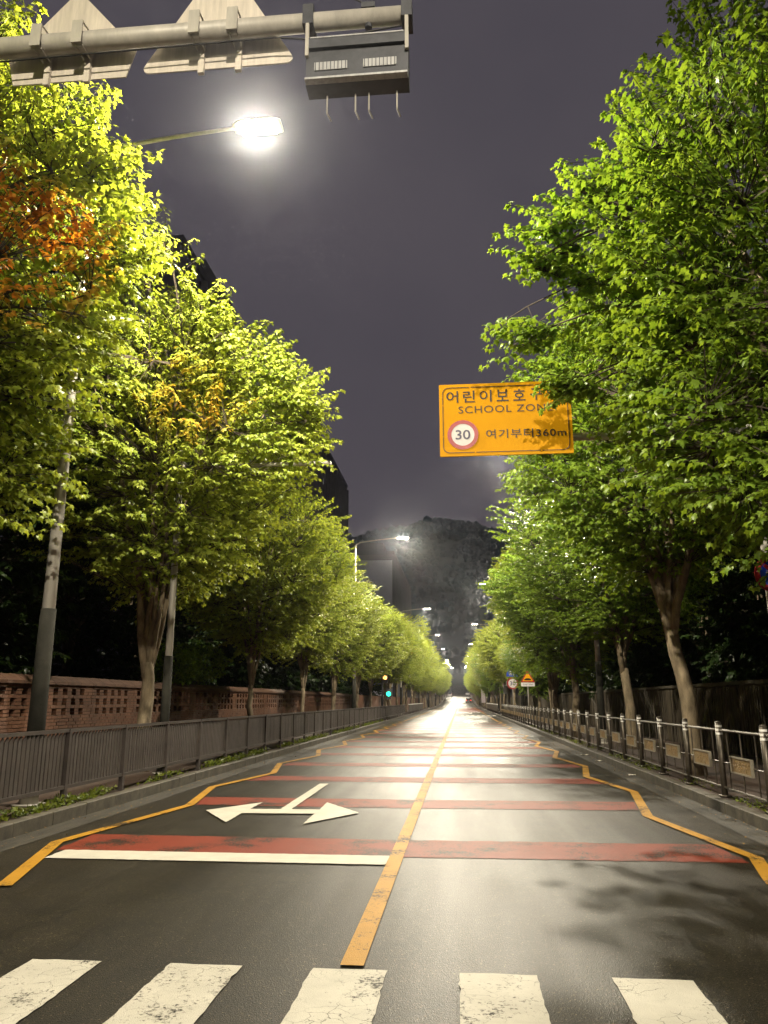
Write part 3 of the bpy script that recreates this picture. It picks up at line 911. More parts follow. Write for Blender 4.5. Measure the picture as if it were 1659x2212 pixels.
MB().prism([(-0.5, c - 0.45), (0.5, c - 0.45), (0.5, c - 0.2), (0.12, c + 0.45), (-0.12, c + 0.45), (-0.5, c - 0.2)], 0, 0.02).build('blue_plate', M['sign_blue'], cs)
for s in (-1, 1):
    mb = MB(); x = s * 0.15
    mb.prism(circle(x, c + 0.16, 0.06, 12), -0.006, -0.001)
    mb.prism([(x - 0.08, c - 0.12), (x + 0.08, c - 0.12), (x + 0.05, c + 0.09), (x - 0.05, c + 0.09)], -0.006, -0.001)
    mb.prism([(x - 0.08, c - 0.35), (x - 0.03, c - 0.35), (x + 0.01, c - 0.12), (x - 0.06, c - 0.12)], -0.006, -0.001)
    mb.prism([(x + 0.05, c - 0.35), (x + 0.10, c - 0.35), (x + 0.07, c - 0.12), (x + 0.0, c - 0.12)], -0.006, -0.001)
    mb.build('walking_figure', M['sign_white'], cs)
c -= 1.02
MB().prism(circle(0, c, 0.49), 0, 0.02).build('red_disc', M['sign_red'], cs)
MB().prism(circle(0, c, 0.37), -0.004, 0.001).build('white_disc', M['sign_white'], cs)
link('number', text_mesh('30', -0.24, 0.24, c - 0.17, c + 0.17, -0.005, M['sign_number'], bold=0.01), cs)
# plain grey post with box between them
gp = thing('control_post', 'slim pale utility post carrying a small grey control box', 'post', (4.9, 84, KH))
mb = MB(); mb.tube([(0, 0, 0), (0, 0, 5.2)], [0.10, 0.08], 10); mb.build('post', M['galvanised'], gp, True)
mb = MB(); mb.bbox((-0.22, -0.05, 2.6), (0.35, 0.3, 0.9), 0.03); mb.build('control_box', M['vent_panel'], gp)

# traffic signals on the left beyond the trees
p = at_x(826, 1464, -6.6)
ts = thing('traffic_signal', 'dark signal post with glowing amber lamp and green walking light', 'traffic signal', (-6.6, p.y, KH))
mb = MB(); mb.tube([(0, 0, 0), (0, 0, p.z + 0.4)], 0.08, 10); mb.build('post', M['dark_metal'], ts, True)
h1 = MB(); h1.bbox((0.25, -0.1, p.z - KH), (0.42, 0.28, 0.9), 0.04); h1 = h1.build('signal_head', M['dark_metal'], ts)
MB().prism(circle(0.25, p.z - KH, 0.16, 20), -0.27, -0.24).build('amber_lens', M['signal_amber'], h1)
g_ = at_y(840, 1499, p.y)
h2 = MB(); h2.bbox((g_.x + 6.6, -0.1, g_.z - KH), (0.42, 0.28, 0.9), 0.04); h2.box(((g_.x + 6.6) / 2, 0, g_.z - KH), (abs(g_.x + 6.6), 0.05, 0.05)); h2 = h2.build('walking_head', M['dark_metal'], ts)
MB().prism(circle(g_.x + 6.6, g_.z - KH, 0.19, 20), -0.27, -0.24).build('green_lens', M['signal_green'], h2)
p = at_x(1036, 1505, 5.2)
bn = thing('banner_post', 'upright pale cloth banner on dark post at foot of the hill', 'banner', (4.7, 150, KH))
mb = MB(); mb.tube([(0, 0, 0), (0, 0, 3.6)], 0.05, 8); mb.build('post', M['dark_metal'], bn)
mb = MB(); mb.box((-0.42, 0, 2.3), (0.75, 0.02, 2.4)); mb.build('banner', M['cloth'], bn)

# ------------------------------------------------------------------ trees
# maple leaf outline in its own plane: x across, y along (tip at y = 1), folded on the midrib
LEAF_HI = np.array([(0, 0, 0), (0.34, -0.06, -0.05), (0.30, 0.16, -0.05), (0.56, 0.42, -0.12), (0.22, 0.52, -0.03), (0, 1.0, -0.16),
                    (-0.22, 0.52, -0.03), (-0.56, 0.42, -0.12), (-0.30, 0.16, -0.05), (-0.34, -0.06, -0.05), (0, 0.45, 0.05)])
FACE_HI = np.array([(0, 1, 2), (0, 2, 10), (2, 3, 4), (2, 4, 10), (4, 5, 10), (10, 5, 6), (10, 6, 8), (6, 7, 8), (10, 8, 0), (8, 9, 0)])
LEAF_LO = np.array([(0, 0, 0), (0.45, 0.30, -0.08), (0.16, 0.55, 0.0), (0, 1.0, -0.14), (-0.16, 0.55, 0.0), (-0.45, 0.30, -0.08)])
FACE_LO = np.array([(0, 1, 2), (0, 2, 3), (0, 3, 4), (0, 4, 5)])

def vnoise(p, seed):
    r = np.random.default_rng(seed)
    out = np.zeros(len(p))
    for k in range(5):
        w = r.normal(size=3) * (1.4 + 0.9 * k); ph = r.uniform(0, 6.28)
        out += np.sin(p @ w + ph) / (1 + 0.5 * k)
    return out / 2.4

def bez(a, b, c, n):
    t = np.linspace(0, 1, n)[:, None]
    return a * (1 - t) ** 2 + 2 * b * t * (1 - t) + c * t * t

def leaves_mesh(name, pos, axis, nrm, size, tone, turn, mat, hi=True):
    LV, LF = (LEAF_HI, FACE_HI) if hi else (LEAF_LO, FACE_LO)
    axis = axis / np.linalg.norm(axis, axis=1, keepdims=True)
    side = np.cross(axis, nrm); side /= np.linalg.norm(side, axis=1, keepdims=True) + 1e-9
    up = np.cross(side, axis)
    n, k = len(pos), len(LV)
    v = pos[:, None, :] + size[:, None, None] * (LV[None, :, 0:1] * side[:, None, :] + LV[None, :, 1:2] * axis[:, None, :] + LV[None, :, 2:3] * up[:, None, :])
    f = (np.arange(n)[:, None, None] * k + LF[None]).reshape(-1, 3)
    me = bpy.data.meshes.new(name)
    me.vertices.add(n * k); me.vertices.foreach_set('co', v.astype(np.float32).ravel())
    nf = len(f)
    me.loops.add(nf * 3); me.loops.foreach_set('vertex_index', f.astype(np.int32).ravel())
    me.polygons.add(nf)
    me.polygons.foreach_set('loop_start', np.arange(nf, dtype=np.int32) * 3)
    me.polygons.foreach_set('loop_total', np.full(nf, 3, np.int32))
    me.update(calc_edges=True)
    for nm, val in (('tone', tone), ('turn', turn)):
        a = me.attributes.new(nm, 'FLOAT', 'FACE')
        a.data.foreach_set('value', np.repeat(val, len(LF)).astype(np.float32))
    me.materials.append(mat)
    return me

def make_tree(seed, trunk_h=2.5, zc=7.4, rad=4.0, semi=4.2, nspray=1500, lean=(0, 0), shift=(0, 0), stems=1, leaf=0.10, mat='maple_leaf', turn_pts=None,
              trunk_r=0.16, hi=True, nlimb=8, low=0.35, tone_shift=0.0, fork_side=None, extra=()):
    r = np.random.default_rng(seed)
    tr = MB(); tw = MB()
    base = np.zeros(3)
    top = np.array([lean[0], lean[1], trunk_h])
    k = 7
    path = bez(base, np.array([lean[0] * 0.2 + 0.05, lean[1] * 0.2, trunk_h * 0.5]), top, k)
    path[1:-1, :2] += r.normal(0, 0.025, (k - 2, 2))
    rr = np.linspace(trunk_r, trunk_r * 0.78, k); rr[0] *= 1.25
    tr.tube(path, list(rr), 12)
    cen = np.array([shift[0], shift[1], zc])
    nodes = [top]; nrad = [0.1]
    limbs = []
    ga = r.uniform(0, 6.28)
    for i in range(nlimb):
        ang = ga + i * 2.39996 + r.normal(0, 0.2)
        el = r.uniform(0.25, 1.0) if i else 1.25
        d = np.array([math.cos(ang) * math.cos(el), math.sin(ang) * math.cos(el), math.sin(el)])
        if fork_side is not None and i == 1:
            d = np.array(fork_side)
        tip = cen + d * np.array([rad, rad, semi]) * r.uniform(0.62, 0.8)
        st = path[-1] - np.array([0, 0, r.uniform(0, 0.55)]) if i else path[-1]
        mid = st * 0.5 + tip * 0.5 + np.array([-d[0] * 0.7, -d[1] * 0.7, 0.55])
        lp = bez(st, mid, tip, 9)
        lp[1:-1] += r.normal(0, 0.05, (7, 3))
        r0 = trunk_r * r.uniform(0.40, 0.58)
        tr.tube(lp, list(np.linspace(r0, 0.016, 9)), 8)
        nodes += list(lp[2:]); nrad += list(np.linspace(r0, 0.02, 9)[2:])
    P_ = np.array(nodes); R_ = np.array(nrad)
    def sample(n, lo, hi_):
        d = r.normal(size=(n, 3)); d /= np.linalg.norm(d, axis=1, keepdims=True)
        q = r.uniform(lo ** 3, hi_ ** 3, n) ** (1 / 3)
        env = 1 + 0.20 * vnoise(d * 2.2, seed + 5) + 0.10 * vnoise(d * 6, seed + 9)
        p = d * (q * env)[:, None]
        # vase-like: narrower towards the bottom
        h = np.clip((p[:, 2] + 1) / 2, 0, 1)
        wd = np.clip(0.55 + 0.75 * h, 0, 1.05)
        wd = np.where(h > 0.62, wd * np.sqrt(np.clip(1 - ((h - 0.62) / 0.55) ** 2, 0.15, 1)), wd)
        p[:, :2] = p[:, :2] * (0.55 + 0.45 * wd)[:, None]
        return cen + p * np.array([rad, rad, semi])
    # secondary branches
    sec = sample(110, 0.55, 0.9)
    for (c, sg, n) in extra: sec = np.vstack([sec, np.array(c)[None] + r.normal(0, 1, (3, 3)) * np.array(sg) * 0.8])
    newp = []; newr = []
    for s in sec:
        dist = np.linalg.norm(P_ - s, axis=1) + 1.2 * np.clip(P_[:, 2] - s[2], 0, None)
        j = int(np.argmin(dist)); st = P_[j]
        mid = st * 0.45 + s * 0.55 + np.array([0, 0, 0.12 * np.linalg.norm(s - st)])
        lp = bez(st, mid, s, 5)
        tw.tube(lp, list(np.linspace(min(R_[j] * 0.6, 0.028), 0.008, 5)), 5, cap=False)
        newp += list(lp[1:]); newr += [0.015] * 4
    P_ = np.vstack([P_, np.array(newp)])
    # sprays of leaves
    m1 = int(nspray * 0.68)
    sp = np.vstack([sample(m1, 0.80, 1.03), sample(nspray - m1, low, 0.82)])
    for (c, sg, n) in extra:
        sp = np.vstack([sp, np.array(c) + r.normal(0, 1, (n, 3)) * np.array(sg)])
    LP = []; LA = []; LN = []; LS = []; LT = []
    clus = vnoise((sp - cen) * 0.8, seed + 21)
    for ii, s in enumerate(sp):
        dist = np.linalg.norm(P_ - s, axis=1) + 0.9 * np.clip(P_[:, 2] - s[2], 0, None)
        j = int(np.argmin(dist)); st = P_[j]
        v = s - st; ln = np.linalg.norm(v)
        if ln > 1.5: st = s - v / ln * 1.5; ln = 1.5
        out = (s - cen); out[2] *= 0.25; out /= np.linalg.norm(out) + 1e-6
        d = v / (ln + 1e-6) * 0.55 + out * 0.75 + np.array([0, 0, r.uniform(-0.05, 0.35)])
        d /= np.linalg.norm(d)
        L = r.uniform(0.38, 0.85)
        tip = s + d * L * 0.5 + np.array([0, 0, -0.05])
        root = s - d * L * 0.5
        lp = np.vstack([st, bez(root, s + np.array([0, 0, 0.07]), tip, 3)])
        tw.tube(lp, [0.009, 0.007, 0.005, 0.003], 3, cap=False)
        nn = max(5, int(L / 0.075))
        t = np.linspace(0.02, 1.0, nn)
        pp = bez(root, s + np.array([0, 0, 0.07]), tip, 20)[(t * 19).astype(int)]
        sd = np.cross(d, np.array([0, 0, 1.0])); sd /= np.linalg.norm(sd) + 1e-6
        for sg in (-1, 1):
            q = pp + sd * sg * r.uniform(0.02, 0.07, (nn, 1)) + r.normal(0, 0.018, (nn, 3))
            ax = sd * sg * r.uniform(0.35, 1.0, (nn, 1)) + d * r.uniform(0.0, 0.5, (nn, 1)) + np.array([0, 0, -1.0]) * r.uniform(0.35, 1.1, (nn, 1)) + r.normal(0, 0.18, (nn, 3))
            nr = np.array([0, 0, 1.0]) + sd * sg * 0.7 + out * 0.4 + r.normal(0, 0.28, (nn, 3))
            LP.append(q); LA.append(ax); LN.append(nr)
            LS.append(leaf * r.uniform(0.5, 1.3, nn) * (1.0 - 0.25 * t))
            LT.append(np.clip(0.45 + 0.22 * clus[ii] + 0.25 * (t - 0.4) + r.normal(0, 0.16, nn) + tone_shift, 0, 1))
        for q in range(2):
            LP.append(tip[None] + r.normal(0, 0.02, (1, 3))); LA.append(d[None] * 0.7 + np.array([[0, 0, -0.5]]) + r.normal(0, 0.25, (1, 3)))
            LN.append(np.array([[0, 0, 1.0]]) + r.normal(0, 0.3, (1, 3))); LS.append(np.array([leaf * 0.75])); LT.append(np.array([0.8]))
    LP = np.vstack(LP); LA = np.vstack(LA); LN = np.vstack(LN); LS = np.concatenate(LS); LT = np.concatenate(LT)
    turn = np.zeros(len(LP))
    if turn_pts is not None:
        for (c, rad_, amt) in turn_pts:
            dd_ = np.linalg.norm((LP - np.array(c)), axis=1) / rad_ + 0.35 * vnoise(LP * 1.6, seed + 33)
            turn = np.maximum(turn, amt * np.clip(1.5 - 1.5 * dd_, 0, 1))
        turn = np.clip(turn + r.normal(0, 0.10, len(turn)) * (turn > 0.05), 0, 1)
    return (tr.mesh('trunk', M['bark'], True), tw.mesh('twigs', M['twig_bark']), leaves_mesh('crown', LP, LA, LN, LS, LT, turn, M[mat], hi))

def sprigs(x0, y0, lst):
    out = []
    for (px, py, Y, sg, n) in lst:
        p = at_y(px, py, Y); out.append(((p.x - x0, p.y - y0, p.z - KH), (sg, sg, sg * 0.7), n))
    return out

def put_tree(name, meshes, label, x, y, rz=0.0, s=(1, 1, 1), group=None, cat='tree'):
    t = thing(name, label, cat, (x, y, zf(y) + KH - 0.03), rz, group)
    t.scale = s
    link('trunk', meshes[0], t)
    c = link('crown', meshes[2], t); c['kind'] = 'stuff'
    link('twigs', meshes[1], c)['kind'] = 'stuff'
    return t

# the orange-tinged maple over the near left pavement
tx, ty = -7.45, 9.3
def loc_turn(px, py, Y): 
    p = at_y(px, py, Y); return (p.x - tx, p.y - ty, p.z - KH)
tp = [(loc_turn(50, 440, 8.2), 0.9, 1.0), (loc_turn(120, 490, 8.6), 0.95, 1.0), (loc_turn(30, 540, 8.1), 0.85, 1.0), (loc_turn(190, 550, 9.2), 0.8, 0.7), (loc_turn(60, 600, 7.6), 0.6, 0.6)]
oak = make_tree(11, 2.7, 7.4, 2.65, 4.2, 2400, shift=(-0.15, 0.0), extra=sprigs(tx, ty, [(235, 350, 9.2, 0.2, 14), (205, 255, 8.8, 0.2, 14), (170, 330, 8.6, 0.25, 18), (300, 560, 10.5, 0.25, 14)]), leaf=0.13, turn_pts=tp, nlimb=9)
put_tree('maple_tree', oak, 'maple with patches of orange leaves among green beside the overhead arm', tx, ty)
# forked tree beside the bracket pole
tp2 = [((1.7, -2.7, 7.7), 1.25, 0.45)]
mA = make_tree(23, 2.4, 7.6, 3.6, 3.7, 2900, shift=(0.1, 0), extra=sprigs(-7.1, 17.3, [(430, 650, 14.5, 0.25, 22), (330, 510, 13.5, 0.3, 24), (290, 600, 13.2, 0.35, 26), (480, 730, 15, 0.3, 22), (640, 860, 16.5, 0.25, 24), (655, 910, 17, 0.25, 22), (580, 780, 16, 0.3, 24)]), leaf=0.13, trunk_r=0.17, nlimb=10, turn_pts=tp2)
put_tree('maple_tree', mA, 'maple whose trunk forks into many stems beside the bracket pole', -7.1, 17.3)
mB = make_tree(37, 2.6, 7.7, 3.7, 3.5, 2700, shift=(0.3, 0), leaf=0.135, trunk_r=0.13, nlimb=8)
mC = make_tree(41, 2.7, 7.7, 3.6, 3.6, 2700, leaf=0.135, trunk_r=0.14, nlimb=8, tone_shift=0.12)
# big right hand trees
mD = make_tree(53, 3.0, 7.2, 3.5, 3.9, 3000, shift=(-0.35, 0.2), extra=sprigs(5.35, 9.9, [(1232, 835, 11.3, 0.13, 26), (1130, 715, 11.5, 0.22, 22), (1175, 560, 10.5, 0.22, 20), (1190, 490, 10.2, 0.2, 16), (1270, 400, 9.8, 0.22, 16)]), leaf=0.13, mat='maple_leaf_cool', trunk_r=0.18, nlimb=10)
put_tree('maple_tree', mD, 'tall green maple overhanging the yellow school zone sign', 5.35, 9.9)
mE = make_tree(67, 3.1, 7.7, 3.7, 3.5, 2700, lean=(-0.28, 0.0), shift=(-0.2, 0), leaf=0.13, mat='maple_leaf_cool', trunk_r=0.185, nlimb=8, fork_side=(-0.85, -0.1, 0.0))
put_tree('maple_tree', mE, 'maple with stout bare trunk and one bough leaning over plaque railing', 4.95, 17.7)
vl = [mB, mC, mA]; vr = [mE, mD]
LL = 'bright yellow green maple in the row behind the dark slatted fence'
LR = 'green maple in the row behind the railing with plaques'
yl = [(-7.3, 27.0), (-7.4, 36.7), (-7.4, 46.0)] + [(-7.05 + random.uniform(-0.3, 0.3), 55 + 8.7 * i) for i in range(32)]
for i, (x, y) in enumerate(yl):
    k = random.uniform(0.88, 1.04) if i > 5 else random.uniform(0.82, 0.9)
    lab_ = LL
    if i < 3: lab_ = ('slender trunked maple in front of the pierced brick wall past the bracket pole', 'maple with pale forked trunk standing between bracket pole and second left lamp', 'maple whose crown almost hides the pole of the second left lamp')[i]
    put_tree('maple_tree', vl[i % 3], lab_, x, y, random.uniform(0, 6.28) if i else 0.4, (k * random.uniform(0.86, 1.02), k * random.uniform(0.86, 1.06), k * random.uniform(0.82, 1.02)), 'maples along the left fence')
yr = [(5.6, 27.0), (4.95, 35.0), (5.1, 43.5)] + [(5.1 + random.uniform(-0.3, 0.3), 52 + 8.7 * i) for i in range(32)]
for i, (x, y) in enumerate(yr):
    k = random.uniform(0.86, 1.0)
    if 50 < y < 74: x, k = 5.9, 0.74
    ms = vr[i % 2] if i < 2 else (vl + vr)[i % 5]
    lab_ = LR
    if i < 3: lab_ = ('maple set back from the railing beside the lamp pole with dark wrap', 'maple standing just past the lamp pole behind the plaque railing', 'green maple in front of the triangular speed hump sign')[i]
    put_tree('maple_tree', ms, lab_, x, y, random.uniform(0, 6.28), (k * random.uniform(0.88, 1.08), k * random.uniform(0.9, 1.1), k * random.uniform(0.82, 1.02)), 'maples along the right railing')
# left row carried on out of view, added to shade the wall and road
for ms, x, y, rz, lab in ((mB, -7.2, 1.2, 1.0, 'out of view maple added for shade at the end of the slatted fence'), (mC, -7.2, -7.2, 2.0, 'out of view maple added for shade on the left pavement before the crosswalk')):
    put_tree('maple_tree', ms, lab, x, y, rz)
# dark woods behind both walls
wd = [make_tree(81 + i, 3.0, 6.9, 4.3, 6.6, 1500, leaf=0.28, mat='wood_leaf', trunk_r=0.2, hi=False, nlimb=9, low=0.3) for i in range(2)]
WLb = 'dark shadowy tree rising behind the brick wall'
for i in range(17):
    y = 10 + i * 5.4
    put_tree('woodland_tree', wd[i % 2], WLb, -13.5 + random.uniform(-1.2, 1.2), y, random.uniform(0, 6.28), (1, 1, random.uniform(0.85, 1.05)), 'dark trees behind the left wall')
WRb = 'dark shadowy tree rising behind the stained right wall'
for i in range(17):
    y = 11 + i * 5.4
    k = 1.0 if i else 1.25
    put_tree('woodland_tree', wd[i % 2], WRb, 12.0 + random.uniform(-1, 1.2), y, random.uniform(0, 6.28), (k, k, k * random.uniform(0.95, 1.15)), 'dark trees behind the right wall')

# low leafy shrub by the lit part of the brick wall
def leaf_blob(n, c, s, size, seed):
    r = np.random.default_rng(seed)
    p = r.normal(size=(n, 3)); p /= np.linalg.norm(p, axis=1, keepdims=True); p *= r.uniform(0.4, 1, (n, 1)) ** 0.5
    p = p * np.array(s) + np.array(c)
    ax = r.normal(0, 0.6, (n, 3)) + np.array([0, 0, -0.5]); nr = r.normal(0, 0.5, (n, 3)) + np.array([0, 0, 1])
    return p, ax, nr, size * r.uniform(0.6, 1.2, n), np.clip(r.normal(0.4, 0.2, n), 0, 1), np.zeros(n)
for i, (y, h) in enumerate(((24.5, 0.9), (27.2, 1.0))):
    t = thing('shrub', ('leafy shrub spilling over the pierced brick wall', 'rounder leafy shrub leaning over brick wall coping')[i], 'shrub', (-9.5, y, 0.1))
    a_ = leaf_blob(1500, (0.3, 0, 2.7 + 0.2 * i), (0.9, 1.3, 0.75), 0.12, 5 + i)
    o = link('foliage', leaves_mesh('foliage', *a_, M['maple_leaf_cool'], False), t); o['kind'] = 'stuff'
    mb = MB()
    for q in range(5): mb.tube([(0, q * 0.1 - 0.2, 0), (0.05, (q - 2) * 0.2, 1.4), (0.25, (q - 2) * 0.4, 2.9)], [0.03, 0.02, 0.008], 5)
    mb.build('stems', M['twig_bark'], t)

# weeds along the foot of the left fence, and dead leaves in the gutters
def weeds(name, label, x0, x1, y0, y1, n, seed, size=0.05, h=0.14, mat='weed_leaf'):
    r = np.random.default_rng(seed)
    y = r.uniform(y0, y1, n); dens = np.sin(y * 1.7) + np.sin(y * 0.63 + 1) + r.normal(0, 0.7, n)
    y = y[dens > 0.1]; n = len(y)
    p = np.stack([r.uniform(x0, x1, n), y, KH + r.uniform(0, h, n) * (0.5 + 0.5 * np.sin(y * 2.3) ** 2)], 1)
    ax = r.normal(0, 0.7, (n, 3)) + np.array([0, 0, 0.5]); nr = r.normal(0, 0.6, (n, 3)) + np.array([0, 0, 1])
    o = link(name, leaves_mesh(name, p, ax, nr, size * r.uniform(0.6, 1.7, n), np.clip(r.normal(0.5, 0.25, n), 0, 1), np.zeros(n), M[mat], False))
    return tag(o, label, 'weeds', kind='stuff')
weeds('weeds', 'green weeds sprouting along the foot of slatted fence', KL - 0.32, KL - 0.13, 6, 60, 14000, 3)
weeds('roadside_grass', 'sparse dry grass at the foot of plaque railing', KR + 0.14, KR + 0.55, 6, 50, 5000, 4, 0.035, 0.05)
for nm, lab, xa, xb, sd in (('leaf_litter', 'dead leaves and grit washed along the left gutter', KL + 0.02, KL + 0.75, 8), ('leaf_litter', 'dead leaves and grit washed along the right gutter', KR - 0.7, KR - 0.02, 9)):
    r = np.random.default_rng(sd); n = 1100
    t_ = r.uniform(0, 1, n) ** 2
    x = xa + (xb - xa) * t_ if sd == 8 else xb - (xb - xa) * t_
    p = np.stack([x, r.uniform(6, 70, n), 0.010 + r.uniform(0, 0.012, n)], 1)
    ax = r.normal(0, 1, (n, 3)); ax[:, 2] *= 0.15; nr = r.normal(0, 0.25, (n, 3)) + np.array([0, 0, 1])
    o = link(nm, leaves_mesh(nm, p, ax, nr, r.uniform(0.015, 0.05, n), r.uniform(0, 1, n), np.zeros(n), M['dead_leaf'], False))
    tag(o, lab, 'leaf litter', kind='stuff')
def scrap(label, px, py, s, seed):
    p = at_z(px, py); r = random.Random(seed); mb = MB()
    n = 5; g_ = [[(i / n - 0.5) * s * 1.6 for i in range(n + 1)], [(i / n - 0.5) * s for i in range(n + 1)]]
    vs = [(x, y, 0.012 + r.uniform(0, 0.25) * s) for y in g_[1] for x in g_[0]]
    mb.add(vs, [(j * (n + 1) + i, j * (n + 1) + i + 1, (j + 1) * (n + 1) + i + 1, (j + 1) * (n + 1) + i) for j in range(n) for i in range(n)])
    tag(mb.build('paper_scrap', M['paper'], None, loc=(p.x, p.y, 0)), label, 'litter')
scrap('crumpled pale wrapper lying in the right gutter by zigzag line', 1263, 1632, 0.16, 1)
scrap('small white paper scrap near the right kerb edge', 1294, 1645, 0.12, 2)
scrap('tiny crumpled scrap lying against right kerb under plaques', 1366, 1676, 0.10, 3)

# ------------------------------------------------------------------ apartment towers and the wooded hill
def tower(label, x1, x0, y0, y1, h, wallm, bays, floors, gable=None, steps=(), gbays=0, number=None):
    """slab block: long face at x = x1 looking to the road, gable at y0 looking to the camera"""
    t = thing('apartment_tower', label, 'building', (x1, y0, zf(y0)))
    w, l = x1 - x0, y1 - y0
    mb = MB(); mb.box((-w / 2, l / 2, h / 2), (w, l, h)); mb.build('wall', M[wallm], t)
    rf_ = MB(); rf_.box((-w / 2, l / 2, h + 0.6), (w + 0.6, l + 0.6, 1.2))
    for (a, b, e) in steps: rf_.box((-w / 2, l * (a + b) / 2, h + 1.2 + e / 2), (w * 0.7, l * (b - a), e))
    rf_.build('roof_parapet', M['tower_dark'], t)
    fh = h / floors; bw = l / bays
    fr = MB(); fr.box((0.06, 0, 0), (0.12, bw * 0.72, fh * 0.62))
    frm = fr.mesh('window', M['window_frame'])
    gl = MB()
    for s in (-1, 1): gl.box((0.135, s * bw * 0.165, 0), (0.05, bw * 0.30, fh * 0.52))
    glm = gl.mesh('pane', M['window_glass']); gll = gl.mesh('pane', M['lit_window'])
    for f in range(floors):
        for b in range(bays):
            wn_ = link('window', frm, t, (0, (b + 0.5) * bw, (f + 0.52) * fh))
            link('pane', gll if random.random() < 0.07 else glm, wn_)
    rib = MB().box((0.35, 0, h / 2), (0.7, 0.35, h * 0.985)).mesh('pier', M[wallm])
    for b in range(0, bays + 1): link('pier', rib, t, (0, min(max(b * bw, 0.2), l - 0.2), 0))
    if gable:
        mb = MB(); mb.box((-w / 2, -0.08, h / 2 - 1), (w * 0.96, 0.16, h - 2)); mb.build('gable_panel', M[gable], t)
    if number:
        link('lettering', text_mesh(number, -w * 0.72, -w * 0.28, h * 0.72, h * 0.72 + w * 0.2, -0.17, M['tower_number'], depth=0.05), t)
    return t
tower('nearest dark apartment tower behind the orange tinged maple', -34, -48, 84, 117, 58, 'tower_wall', 8, 21, steps=((0.45, 0.95, 6),))
tower('dark apartment tower with stepped roof beyond bracket arm', -34, -48, 180, 230, 66, 'tower_wall', 11, 24, steps=((0.0, 0.3, 8), (0.3, 0.65, 4)))
tower('pale gabled apartment tower below the lamp in front of the hill', -22, -46, 262, 349, 50, 'tower_wall', 14, 18, gable='gable_wall', steps=((0.0, 0.3, 3),), number='107')

def ridge(px):
    pts = [(560, 1195), (700, 1185), (780, 1172), (880, 1150), (935, 1133), (985, 1140), (1040, 1150), (1085, 1158), (1160, 1180), (1300, 1200), (1500, 1230), (1800, 1290)]
    for a, b in zip(pts, pts[1:]):
        if a[0] <= px <= b[0]: return a[1] + (b[1] - a[1]) * (px - a[0]) / (b[0] - a[0])
    return pts[0][1] if px < 560 else pts[-1][1]
HY = 760
mb = MB(); nx, ny = 90, 16
rh = random.Random(5)
hv = []
for j in range(ny + 1):
    for i in range(nx + 1):
        px = 300 + i * (1700 - 300) / nx
        p = at_y(px, ridge(px), HY)
        t = j / ny
        z = p.z * math.sin(t * math.pi / 2) ** 1.2 + rh.uniform(-2.5, 2.5) * (t > 0) 
        hv.append((p.x, 545 + (HY - 545) * t, z - 2 * (t == 0)))
for i in range(nx + 1): hv.append((hv[ny * (nx + 1) + i][0], HY + 200, -5))
mb.v = hv
for j in range(ny + 1):
    for i in range(nx):
        a_ = j * (nx + 1) + i
        mb.f.append((a_, a_ + 1, a_ + nx + 2, a_ + nx + 1))
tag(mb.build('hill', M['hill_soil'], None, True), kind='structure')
# its woods
ico = [(0, 0, 1)] + [(math.cos(k * 1.2566) * 0.894, math.sin(k * 1.2566) * 0.894, 0.447) for k in range(5)] + [(math.cos(k * 1.2566 + 0.628) * 0.894, math.sin(k * 1.2566 + 0.628) * 0.894, -0.447) for k in range(5)]
icf = [(0, 1 + k, 1 + (k + 1) % 5) for k in range(5)] + [(1 + k, 6 + k, 1 + (k + 1) % 5) for k in range(5)] + [(1 + (k + 1) % 5, 6 + k, 6 + (k + 1) % 5) for k in range(5)]
mb = MB()
for q in range(9000):
    ti = rh.random(); i = rh.randrange(nx); t = rh.random() ** 0.55
    j = min(ny - 1, int(t * ny)); a_ = hv[j * (nx + 1) + i]; b_ = hv[(j + 1) * (nx + 1) + i + 1]
    x = a_[0] + (b_[0] - a_[0]) * ti; y = a_[1] + (b_[1] - a_[1]) * (t * ny - j); z = a_[2] + (b_[2] - a_[2]) * (t * ny - j)
    s = rh.uniform(1.6, 4.2)
    mb.add([(x + v[0] * s * rh.uniform(0.7, 1.2), y + v[1] * s, z + 1.5 + v[2] * s * rh.uniform(0.7, 1.5)) for v in ico], icf)
tag(mb.build('hillside_woods', M['far_foliage'], None, True), 'dark wooded slope of the hill closing off the street', 'woods', kind='stuff')

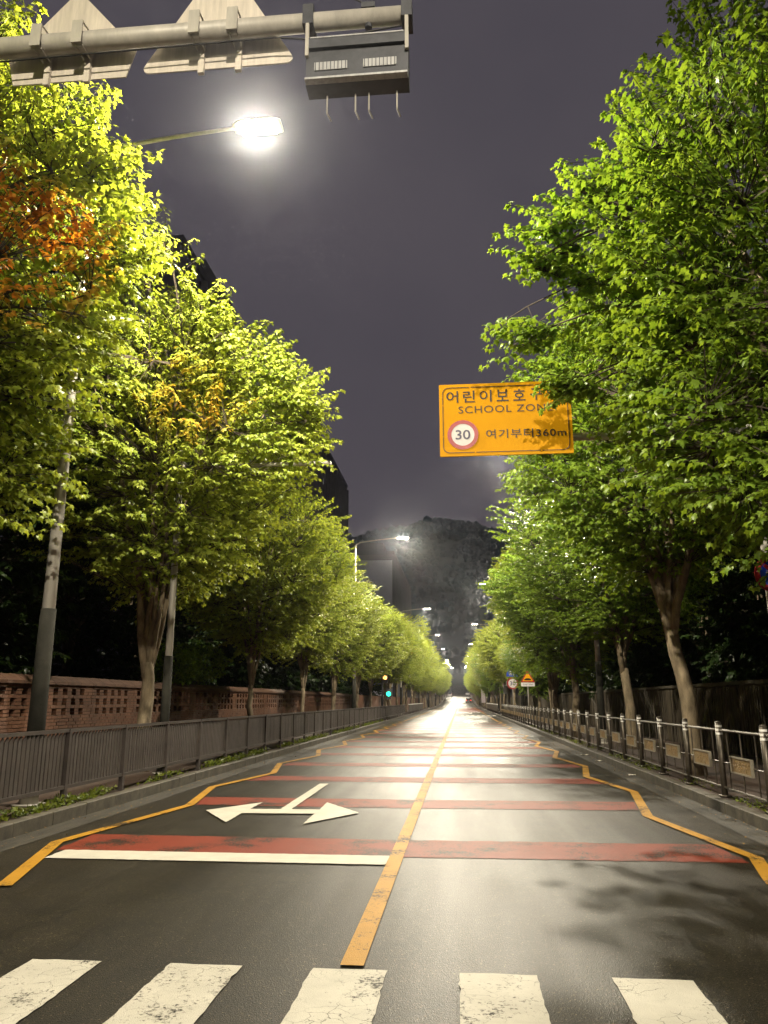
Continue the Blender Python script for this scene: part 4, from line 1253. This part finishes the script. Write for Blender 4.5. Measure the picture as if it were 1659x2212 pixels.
# ------------------------------------------------------------------ parked cars up the far hill
def car(label, x, y, rz, mat, lights):
    t = thing('parked_car', label, 'car', (x, y, zf(y) + 0.01), rz, 'cars parked up the hill')
    prof = [(-2.15, 0.35), (2.1, 0.35), (2.2, 0.6), (2.05, 0.85), (1.15, 0.98), (0.45, 1.42), (-1.05, 1.46), (-1.75, 1.05), (-2.15, 0.95)]
    n = len(prof); mb = MB()
    mb.add([(-0.86 + (0.14 if z > 1.2 else 0), u, z) for u, z in prof] + [(0.86 - (0.14 if z > 1.2 else 0), u, z) for u, z in prof],
           [tuple(range(n)), tuple(reversed(range(n, 2 * n)))] + [(i, n + i, n + (i + 1) % n, (i + 1) % n) for i in range(n)])
    mb.build('body', M[mat], t)
    mb = MB(); mb.add([(-0.70, -1.72, 1.09), (0.70, -1.72, 1.09), (0.62, -1.12, 1.43), (-0.62, -1.12, 1.43)], [(0, 1, 2, 3)]); 
    for v in range(4): pass
    o = mb.build('rear_window', M['car_glass'], t); o.location = (0, -0.015, 0.012)
    for sx in (-1, 1):
        mb = MB(); mb.box((sx * 0.70, -2.16, 0.80), (0.28, 0.04, 0.14)); mb.build('tail_light', M['tail_light' if lights else 'sign_red'], t)
        for yy in (-1.35, 1.35):
            w_ = MB(); w_.tube([(sx * 0.68, yy, 0.32), (sx * 0.88, yy, 0.32)], 0.32, 16); w_.build('wheel', M['tyre'], t)
    mb = MB(); mb.box((0, -2.165, 0.62), (0.5, 0.02, 0.12)); mb.build('number_plate', M['sign_white'], t)
car('pale silver car parked on left side of the far hill', -4.4, 330, 0.0, 'car_silver', False)
car('darker car parked ahead of the silver one uphill', -4.5, 352, 0.0, 'car_dark', False)
car('silver car parked at the right edge of far hill', 3.1, 345, 0.0, 'car_silver', False)
car('dark car stopped near right kerb at foot of hill', 2.6, 262, 0.0, 'car_dark', True)

# ------------------------------------------------------------------ haze volume added to give the lamps a halo
hz = MB(); hz.box((0, 415, 60), (1500, 1300, 480 - 240))
m = bpy.data.materials.new('halo_air'); m.use_nodes = True
nt = m.node_tree; nt.nodes.remove(nt.nodes['Principled BSDF'])
pv = nt.nodes.new('ShaderNodeVolumePrincipled')
pv.inputs['Color'].default_value = (0.86, 0.89, 1.0, 1)
pv.inputs['Density'].default_value = 0.00026
pv.inputs['Anisotropy'].default_value = 0.935
nt.links.new(pv.outputs[0], nt.nodes['Material Output'].inputs['Volume'])
o = hz.build('haze', m); tag(o, 'thin haze added along the street to give the lamps a halo', 'haze', kind='stuff')
